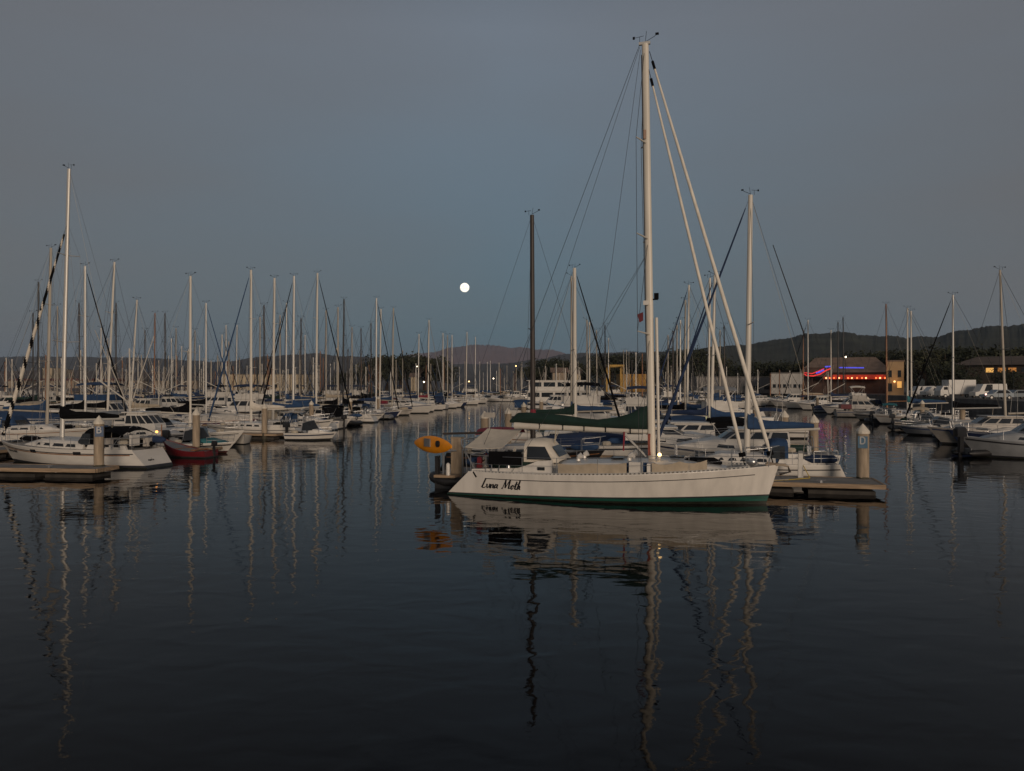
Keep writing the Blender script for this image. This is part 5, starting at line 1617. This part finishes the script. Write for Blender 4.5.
b, w, d = building('broad brown-roofed restaurant with red awning and neon on its front', 806, 884, 215, 20, wz(372.5, 215), 4.6, DKW, ROOFB, hip=4.0, over=1.2)
hz = wz(372.5, 215) - 2
NR, NB = mat('neon_red', (1.0, .06, .06), emit=.5), mat('neon_blue', (.10, .12, 1.0), emit=.5)
def on_front(px, py, off=4.6):
    cx, cy, a_ = b.location.x, b.location.y, b.rotation_euler.z
    k_, ly = (px - 512) / F, -d / 2 - off
    # local x whose world position lies in that direction on the front of the house
    lx = (k_ * (cy + ly * math.cos(a_)) - (cx - ly * math.sin(a_))) / (math.cos(a_) - k_ * math.sin(a_))
    return (lx, ly, wz(py, cy + lx * math.sin(a_) + ly * math.cos(a_)) - 2)
xa, xb = on_front(823, 375)[0], on_front(889, 375)[0]
MB().box(((xa + xb) / 2, -d / 2 - 2.0, hz - .9), (xb - xa, 4.0, .5)).box(((xa + xb) / 2, -d / 2 - 4.0, hz - 1.3), (xb - xa, .2, 1.2)).build('awning', REDW, b, smooth=0)
for i, px_ in enumerate((826, 830, 834, 839, 843, 848, 852, 857, 862, 866, 871, 876, 880, 885)):
    if i in (4, 10): continue
    MB().sphere(on_front(px_, 378.0, 4.3), .24, 6, 4).build('awning_lamp', mat('lamp_red_orange', (1.0, .22, .06), emit=1.6) if i % 3 else mat('lamp_amber', (1.0, .5, .2), emit=2.5), b)
for px_ in (832, 848, 864, 880):
    pl_ = bpy.data.lights.new('awning_light', 'POINT')
    pl_.energy, pl_.color, pl_.shadow_soft_size = 55, (1.0, .25, .10), .3
    lo_ = bpy.data.objects.new('awning_light', pl_)
    COL.objects.link(lo_)
    lo_.parent = b
    lo_.location = Vector(on_front(px_, 378.4, 5.6))
MB().path([on_front(*p) for p in ((803, 373.6), (807, 375.6), (813, 376), (820, 374.2), (826, 370.4), (831, 368.4))], .17).path([on_front(*p) for p in ((804, 372.6), (812, 373.6), (818, 371.2), (824, 368.6))], .12).build('neon_ribbon', NR, b)
MB().path([on_front(*p) for p in ((816, 373.2), (820, 371.8), (824, 369.8))], .22).path([on_front(*p) for p in ((825, 366.8), (831, 366.4))], .2).build('neon_wave', NB, b)
MB().path([on_front(*p) for p in ((839, 367.6), (864, 367.8))], .17).build('neon_strip', NB, b)
MB().box((on_front(817, 371)[0], -d / 2 - 4.3, on_front(817, 371)[2] - .3), (7.6, .2, 2.6)).tube(on_front(812, 378), (on_front(812, 378)[0], -d / 2 - 4.6, 0), .12).tube(on_front(823, 378), (on_front(823, 378)[0], -d / 2 - 4.6, 0), .12).build('sign_panel', DKW, b, smooth=0)
b, w, d = building('small cream two-storey building with lit windows beside the red awning', 887, 903, 175, 9, wz(361.5, 175), .1, mat('peach_wall', (.40, .27, .15), .9, .12, .4), ROOFB,
                   wins=[(-1.0, 4.9, .7, 1.5, DARKG), (.9, 4.9, .7, 1.5, DARKG), (-1.0, 1.8, .8, 1.8, DARKG), (.9, 2.4, .9, 1.5, WLIT)])
pl_ = bpy.data.lights.new('wall_light', 'POINT')
pl_.energy, pl_.color, pl_.shadow_soft_size = 60, (1.0, .55, .22), .3
lo_ = bpy.data.objects.new('wall_light', pl_)
COL.objects.link(lo_)
lo_.parent = b
lo_.location = (-.1, -d / 2 - 2.2, 3.4)
MB().sphere((-.1, -d / 2 - .3, 3.1), .22, 8, 6).build('wall_lamp', mat('lamp_amber', (1.0, .5, .2), emit=2.5), b)
b, w, d = building('dark brown low lodge under a wide shallow roof on the right shore', 966, 1080, 170, 16, wz(364.5, 170), 2.2, mat('black_timber_wall', (.03, .022, .018), .9, .3, .6), mat('dark_shingle_roof', (.10, .075, .06), .95, .25, .6), hip=5, over=1.4,
                   wins=[(-w_, 5.7, 1.5, 1.0, m_) for w_, m_ in ((6.3, WLIT), (4.0, WDIM), (2.0, WDIM), (-.5, DARKG), (-4, DARKG))])
building('low white hall with a row of dark windows left of the neon sign', 772, 802, 205, 12, wz(373.5, 205), .1, WHW, ROOFG, wins=[(-3.2 + 1.3 * i, 2.1, .8, .9, DARKG) for i in range(6)])
building('flat grey hall stretching behind the boats right of the big mast', 690, 768, 222, 14, wz(377.5, 222), .1, GRW, ROOFG, wins=[(-9 + 3 * i, 1.6, 1.6, 1.0, DARKG) for i in range(7)])
building('orange shed beside the yellow gantry', 618, 645, 268, 10, wz(375, 268), .1, ORW, mat('orange_roof', (.42, .22, .05), .9, .15, .3), name='shed', cat='shed')
building('long cream warehouse behind the left masts', 228, 311, 330, 16, wz(374.5, 330), .1, CRW, ROOFG, name='warehouse', cat='warehouse', wins=[(-15 + 5 * i, 2.0, 1.8, 1.4, DARKG) for i in range(7)])
building('small cream house on the shore left of the knoll lamp', 412, 418, 300, 7, wz(377, 300), 1.6, CRW, ROOFB, name='house', cat='house')
building('tan house behind the tour boat under the trees', 552, 566, 300, 8, wz(372.5, 300), 2.0, TANW, ROOFB, name='house', cat='house')
building('cream house right of the tan one under the trees', 570, 580, 310, 8, wz(374, 310), 1.8, CRW, ROOFB, name='house', cat='house')
building('far pale block, left of two on the low coast', 48, 57, 900, 20, wz(368, 900), .1, CRW, ROOFG, name='apartment_block', cat='block')
building('far pale block, right of two on the low coast', 62, 69, 920, 20, wz(369.5, 920), .1, TANW, ROOFG, name='apartment_block', cat='block')
REDR = mat('faded_red_roof', (.20, .06, .04), .9, .25, .2)
for i, (a_, b_, Y) in enumerate(((40, 62, 620), (64, 88, 640), (90, 104, 650), (106, 124, 600), (10, 34, 660), (128, 150, 580), (156, 176, 560), (182, 204, 540))):
    building(f'far low shed with faded red roof on the low coast, {ordw(i)} built along it', a_, b_, Y, 14, wz(379.5, Y), 2.0, TANW, REDR, name='shed', cat='shed') if False else \
        building(('wide red-roofed far shed below the left pale block', 'wide red-roofed far shed below the right pale block', 'narrow red-roofed far shed beside the leaning thin mast', 'red-roofed far shed behind the blue flybridge canopy',
                  'red-roofed far shed left of the pale blocks', 'tan-walled far shed above the orange lamp', 'tan-walled far shed left of the thick pale mast', 'tan-walled far shed just right of the thick pale mast')[i],
                 a_ + 3, b_ - 3, Y, 14, wz(380.6, Y), 1.8, TANW, REDR if i < 5 else ROOFG, name='shed', cat='shed')
# travel lift
g = empty('gantry_crane', (wx(615, 262), 262, 2.0), 0, 'yellow boat-lifting gantry in front of the dark trees', 'crane')
YEL = mat('yellow_crane_paint', (.42, .24, .03), .6, .15, .6)
gh = wz(365, 262) - 2
for x in (-2.4, 2.4):
    for y in (-3, 3):
        MB().box((x, y, gh / 2), (.55, .55, gh)).build('leg', YEL, g, smooth=0)
MB().box((0, 3, gh - .3), (5.4, .6, .8)).box((-2.4, 0, gh - .3), (.6, 6.6, .7)).box((2.4, 0, gh - .3), (.6, 6.6, .7)).box((0, -3, gh - .28), (5.4, .5, .6)).build('top_beam', YEL, g, smooth=0)
# lamps
for i, (px, py, Y, m_, words) in enumerate(((845.5, 357, 190, WARMW, 'street lamp shining above the restaurant roof'), (424, 382, 240, WARMW, 'low white dock lamp lit left of the channel end'), (417, 366.5, 290, WARMW, 'small dim lamp on a pole before the knoll'),
                                            (493.5, 378.5, 250, WARMW, 'white dock lamp lit under the bare mountain'), (469, 381.5, 245, WARM, 'amber dock lamp lit below the moon'), (516, 366, 320, WARM, 'amber lamp near the dark brown mast'), (536.5, 383, 150, WARMW, 'white lamp lit just right of the dark brown mast'))):
    z = wz(py, Y)
    o = empty('street_lamp', (wx(px, Y), Y, 0), 0, words, 'lamp')
    MB().tube((0, 0, .0), (0, 0, z - .2), .06, .05).build('post', SPARD, o)
    MB().sphere((0, -.1, z), .0011 * Y if i in (0, 1) else .0008 * Y, 8, 6).build('lamp_head', m_, o)
# vehicles on the quay
TYRE = RUBBER
def vehicle(label, px, Y, L, W, Ht, kind, m, rz=0.0, cat='car', name='parked_car'):
    o = empty(name, (wx(px, Y), Y, 2.0), rz, label, cat)
    z0 = .38
    if kind == 'box':
        MB().box((.5, 0, z0 + .3 + (Ht - .8) / 2), (L * .72, W, Ht - .7)).build('cargo_box', m, o, smooth=0)
        rings = [[(-L / 2, y, z0), (-L / 2, y, z0 + .9), (-L / 2 + .5, y, z0 + 1.75), (-L / 2 + 1.55, y, z0 + 1.75), (-L / 2 + 1.55, y, z0)] for y in (-W * .46, W * .46)]
        c = MB().loft(rings, 0).build('cab', m, o, smooth=0)
        for y in (-W * .47, W * .47):
            MB().box((-L / 2 + .95, y, z0 + 1.3), (.7, .03, .5)).build('window', GLASS, c, smooth=0)
    else:
        if kind == 'van': prof = [(-L / 2, z0), (-L / 2, z0 + .65), (-L / 2 + .7, z0 + .8), (-L / 2 + 1.4, Ht - .05), (L / 2 - .1, Ht), (L / 2, z0 + .8), (L / 2, z0)]
        else: prof = [(-L / 2, z0), (-L / 2 + .05, z0 + .4), (-L / 2 + 1.1, z0 + .52), (-L / 2 + 1.9, Ht), (L / 2 - 1.0, Ht - .02), (L / 2 - .3, z0 + .6), (L / 2, z0 + .45), (L / 2, z0)]
        rings = [[(x, y, z if abs(y) < W * .45 or z < Ht * .7 else z) for x, z in prof] for y in (-W / 2, W / 2)]
        c = MB().loft(rings, 0).build('body', m, o, smooth=0)
        for y in (-W / 2 - .005, W / 2 + .005):
            zt = Ht - .12
            MB().add([(-L / 2 + 1.55, y, z0 + .58 + (.25 if kind == 'van' else 0)), (-L / 2 + 1.98, y, zt), (L / 2 - (1.1 if kind == 'car' else 2.6), y, zt), (L / 2 - (.6 if kind == 'car' else 2.6), y, z0 + .6 + (.25 if kind == 'van' else 0))], [(0, 1, 2, 3)]).build('window', GLASS, c, smooth=0)
    for x in (-L / 2 + .85, L / 2 - .85):
        for y in (-W / 2 + .1, W / 2 - .1):
            wv_ = MB().tube((x, y - .1, .33), (x, y + .1, .33), .33, n=14).build('wheel', TYRE, o)
            MB().tube((x, y - .11, .33), (x, y + .11, .33), .18, n=10).build('rim', ALU, wv_)
    return o
VW = mat('white_vehicle_paint', (.62, .60, .56), .35, .05, 1)
vehicle('white box truck parked on the quay behind the black furled jib', 956, 140, 6.8, 2.3, 3.3, 'box', VW, 0, 'truck', 'box_truck')
vehicle('white van parked on the quay right of the box truck', 988, 136, 5.6, 2.0, 2.5, 'van', VW, 0, 'van', 'parked_van')
vehicle('small white van parked on the quay left of the box truck', 934, 150, 4.6, 1.9, 2.0, 'van', VW, 0, 'van', 'parked_van')
vehicle('pale van parked on the quay near the cream lit building', 921, 158, 4.8, 1.9, 2.1, 'van', mat('pale_vehicle_paint', (.42, .42, .42), .35, .05, 1), 0, 'van', 'parked_van')
SILV = mat('silver_vehicle_paint', (.26, .30, .33), .3, .05, 1)
c = vehicle('silver car with a lit tail lamp on the quay, by the white van', 997, 122, 4.5, 1.8, 1.55, 'car', SILV)
MB().sphere((-2.2, -.72, .8), .14, 8, 6).build('headlight', mat('lamp_pink', (1.0, .5, .4), emit=3), c)
vehicle('grey car on the quay behind the tall leaning mast', 1016, 124, 4.6, 1.8, 1.5, 'car', mat('grey_vehicle_paint', (.16, .19, .21), .3, .05, 1))

# ------------------------------------------------------------------ trees on the shore
BARK = mat('bark', (.06, .045, .035), .95, .3, 2)
LEAF = [mat('dark_leaves', (.028, .034, .018), .9, .5, .5), mat('olive_leaves', (.042, .045, .022), .9, .5, .5), mat('cypress_leaves', (.018, .026, .016), .9, .4, .5)]
def tree_proto(seed, kind):
    rg = random.Random(seed)
    o = empty('tree', (0, 0, 0))
    Ht = 10.0
    t = MB()
    t.tube((0, 0, -.5), (.1, .1, Ht * .4), .35, .24, n=7)
    tips = []
    for i in range(7):
        a = i * 2.4
        e = Vector((math.cos(a) * 1.9, math.sin(a) * 1.9, Ht * rg.uniform(.5, .75)))
        t.tube((.1, .1, Ht * rg.uniform(.25, .4)), e, .16, .05, n=5)
        tips.append(e)
    t.build('trunk', BARK, o)
    m = MB()
    nb = 26
    for i in range(nb):
        if kind == 0:
            a, r_ = rg.uniform(0, 6.28), rg.uniform(.3, 3.6)
            c = Vector((r_ * math.cos(a), r_ * math.sin(a), Ht * rg.uniform(.38, .95) - .25 * r_))
            rad = rg.uniform(.8, 1.5)
        elif kind == 1:
            a, r_ = rg.uniform(0, 6.28), rg.uniform(.3, 4.6)
            c = Vector((r_ * math.cos(a), r_ * math.sin(a), Ht * rg.uniform(.6, .85) - .12 * r_))
            rad = rg.uniform(.8, 1.6)
        else:
            z = rg.uniform(.12, 1.0)
            a, r_ = rg.uniform(0, 6.28), rg.uniform(0, 1.3) * (1.1 - z)
            c = Vector((r_ * math.cos(a), r_ * math.sin(a), Ht * z))
            rad = .5 + .8 * (1 - z)
        for j in range(46):
            d = Vector((rg.gauss(0, 1), rg.gauss(0, 1), rg.gauss(0, .8)))
            d = d.normalized() * rad * rg.uniform(.55, 1.1)
            p = c + d
            u = Vector((rg.gauss(0, 1), rg.gauss(0, 1), rg.gauss(0, 1))).normalized()
            v = u.cross(Vector((rg.gauss(0, 1), rg.gauss(0, 1), rg.gauss(0, 1)))).normalized()
            s = rg.uniform(.16, .36)
            m.add([p - u * s, p + v * s * .6, p + u * s, p - v * s * .6], [(0, 1, 2, 3)])
    m.build('crown', LEAF[kind], o, smooth=0)
    return o
tp_ = [tree_proto(5 + k, k) for k in range(3)]
first = [True] * 3
KN = ['bushy dark tree', 'spreading olive-green tree', 'slim dark cypress']
def plant(px, Y, Ht, k, words, group, wide=1.0):
    o = tp_[k] if first[k] else copy_tree(tp_[k])
    first[k] = False
    s = Ht / 10
    o.location = (wx(px, Y), Y, 1.9 if px > 380 else 1.5)
    o.scale = (s * wide, s * wide, s)
    o.rotation_euler = (0, 0, rnd.uniform(0, 6.28))
    tag(o, words, 'tree', group)
for label, group, spots in (
    ('dark tree crowding the wooded knoll left of the moon', 'trees on the knoll', [(366, 362, 330), (374, 356, 350), (381, 352.5, 340), (388, 351, 350), (395, 352, 330), (402, 350, 345), (409, 350.5, 350), (416, 351, 330), (423, 352, 345), (429, 353, 335), (435, 356, 350), (442, 360, 340), (450, 366, 345), (358, 366, 340), (350, 369, 350), (340, 370, 355)]),
    ('dark tree behind the tour boat and the pale houses', 'trees behind the tour boat', [(528, 368, 330), (534, 362, 340), (541, 356, 335), (548, 353, 345), (555, 354, 335), (562, 356, 345), (569, 358, 330), (577, 362, 345), (584, 364, 340)]),
    ('dark tree behind the yellow gantry and orange shed', 'trees behind the gantry', [(603, 360, 310), (609, 352, 318), (615, 349, 312), (621, 348.5, 322), (627, 350, 312), (634, 354, 320), (641, 357, 312), (648, 360, 322), (656, 358, 315)]),
    ('dark tree behind the flat grey hall', 'trees behind the grey hall', [(664, 356, 280), (672, 354, 285), (680, 349, 275), (688, 344, 280), (695, 342, 270), (702, 345, 282), (709, 350, 275), (716, 356, 283), (724, 362, 280), (733, 364, 285), (742, 360, 280), (751, 358, 284), (760, 357, 278), (769, 358, 282), (778, 360, 280), (788, 360, 276), (797, 359, 284)]),
    ('tall dark tree behind the restaurant and cream lit building', 'trees behind the restaurant', [(806, 358, 255), (818, 356, 258), (832, 355, 250), (846, 353, 262), (860, 351, 255), (872, 347, 250), (882, 345, 256), (892, 347, 230), (900, 350, 225), (908, 346, 230), (916, 344, 222)]),
    ('tall dark tree behind the brown lodge on the right', 'trees behind the lodge', [(925, 346, 205), (934, 344, 212), (943, 341, 206), (952, 343, 210), (961, 345, 214), (970, 342, 206), (979, 343, 212), (988, 345, 208), (997, 342, 213), (1006, 344, 207), (1015, 341, 211), (1024, 343, 206), (1034, 341, 212), (1046, 340, 208)]),
):
    for i, (px, py, Y) in enumerate(spots):
        k = (0, 1, 0, 0, 2)[i % 5] if i % 7 else 1
        plant(px + rnd.uniform(-2, 2), Y, max(wz(py + rnd.uniform(-1, 2.0), Y) - 1.9, 3.5), 0 if k == 2 else k, label, group, 1.35 if k != 2 else 1.0)
for i, (px, Y, hh) in enumerate(((962, 160, 7.0), (972, 163, 5.0), (1003, 162, 6.5), (1013, 160, 5.5), (945, 165, 8.0))):
    plant(px, Y, hh, 0, 'small dark tree on the quay in front of the brown lodge', 'trees before the lodge', 1.2)
for i, (px, Y, hh, words) in enumerate(((930, 172, 8.0, 'slim dark cypress on the quay left of the white box truck'), (913, 178, 7, 'slim dark cypress right of the cream lit building'))):
    plant(px, Y, hh, 2, words, 'cypresses on the quay')
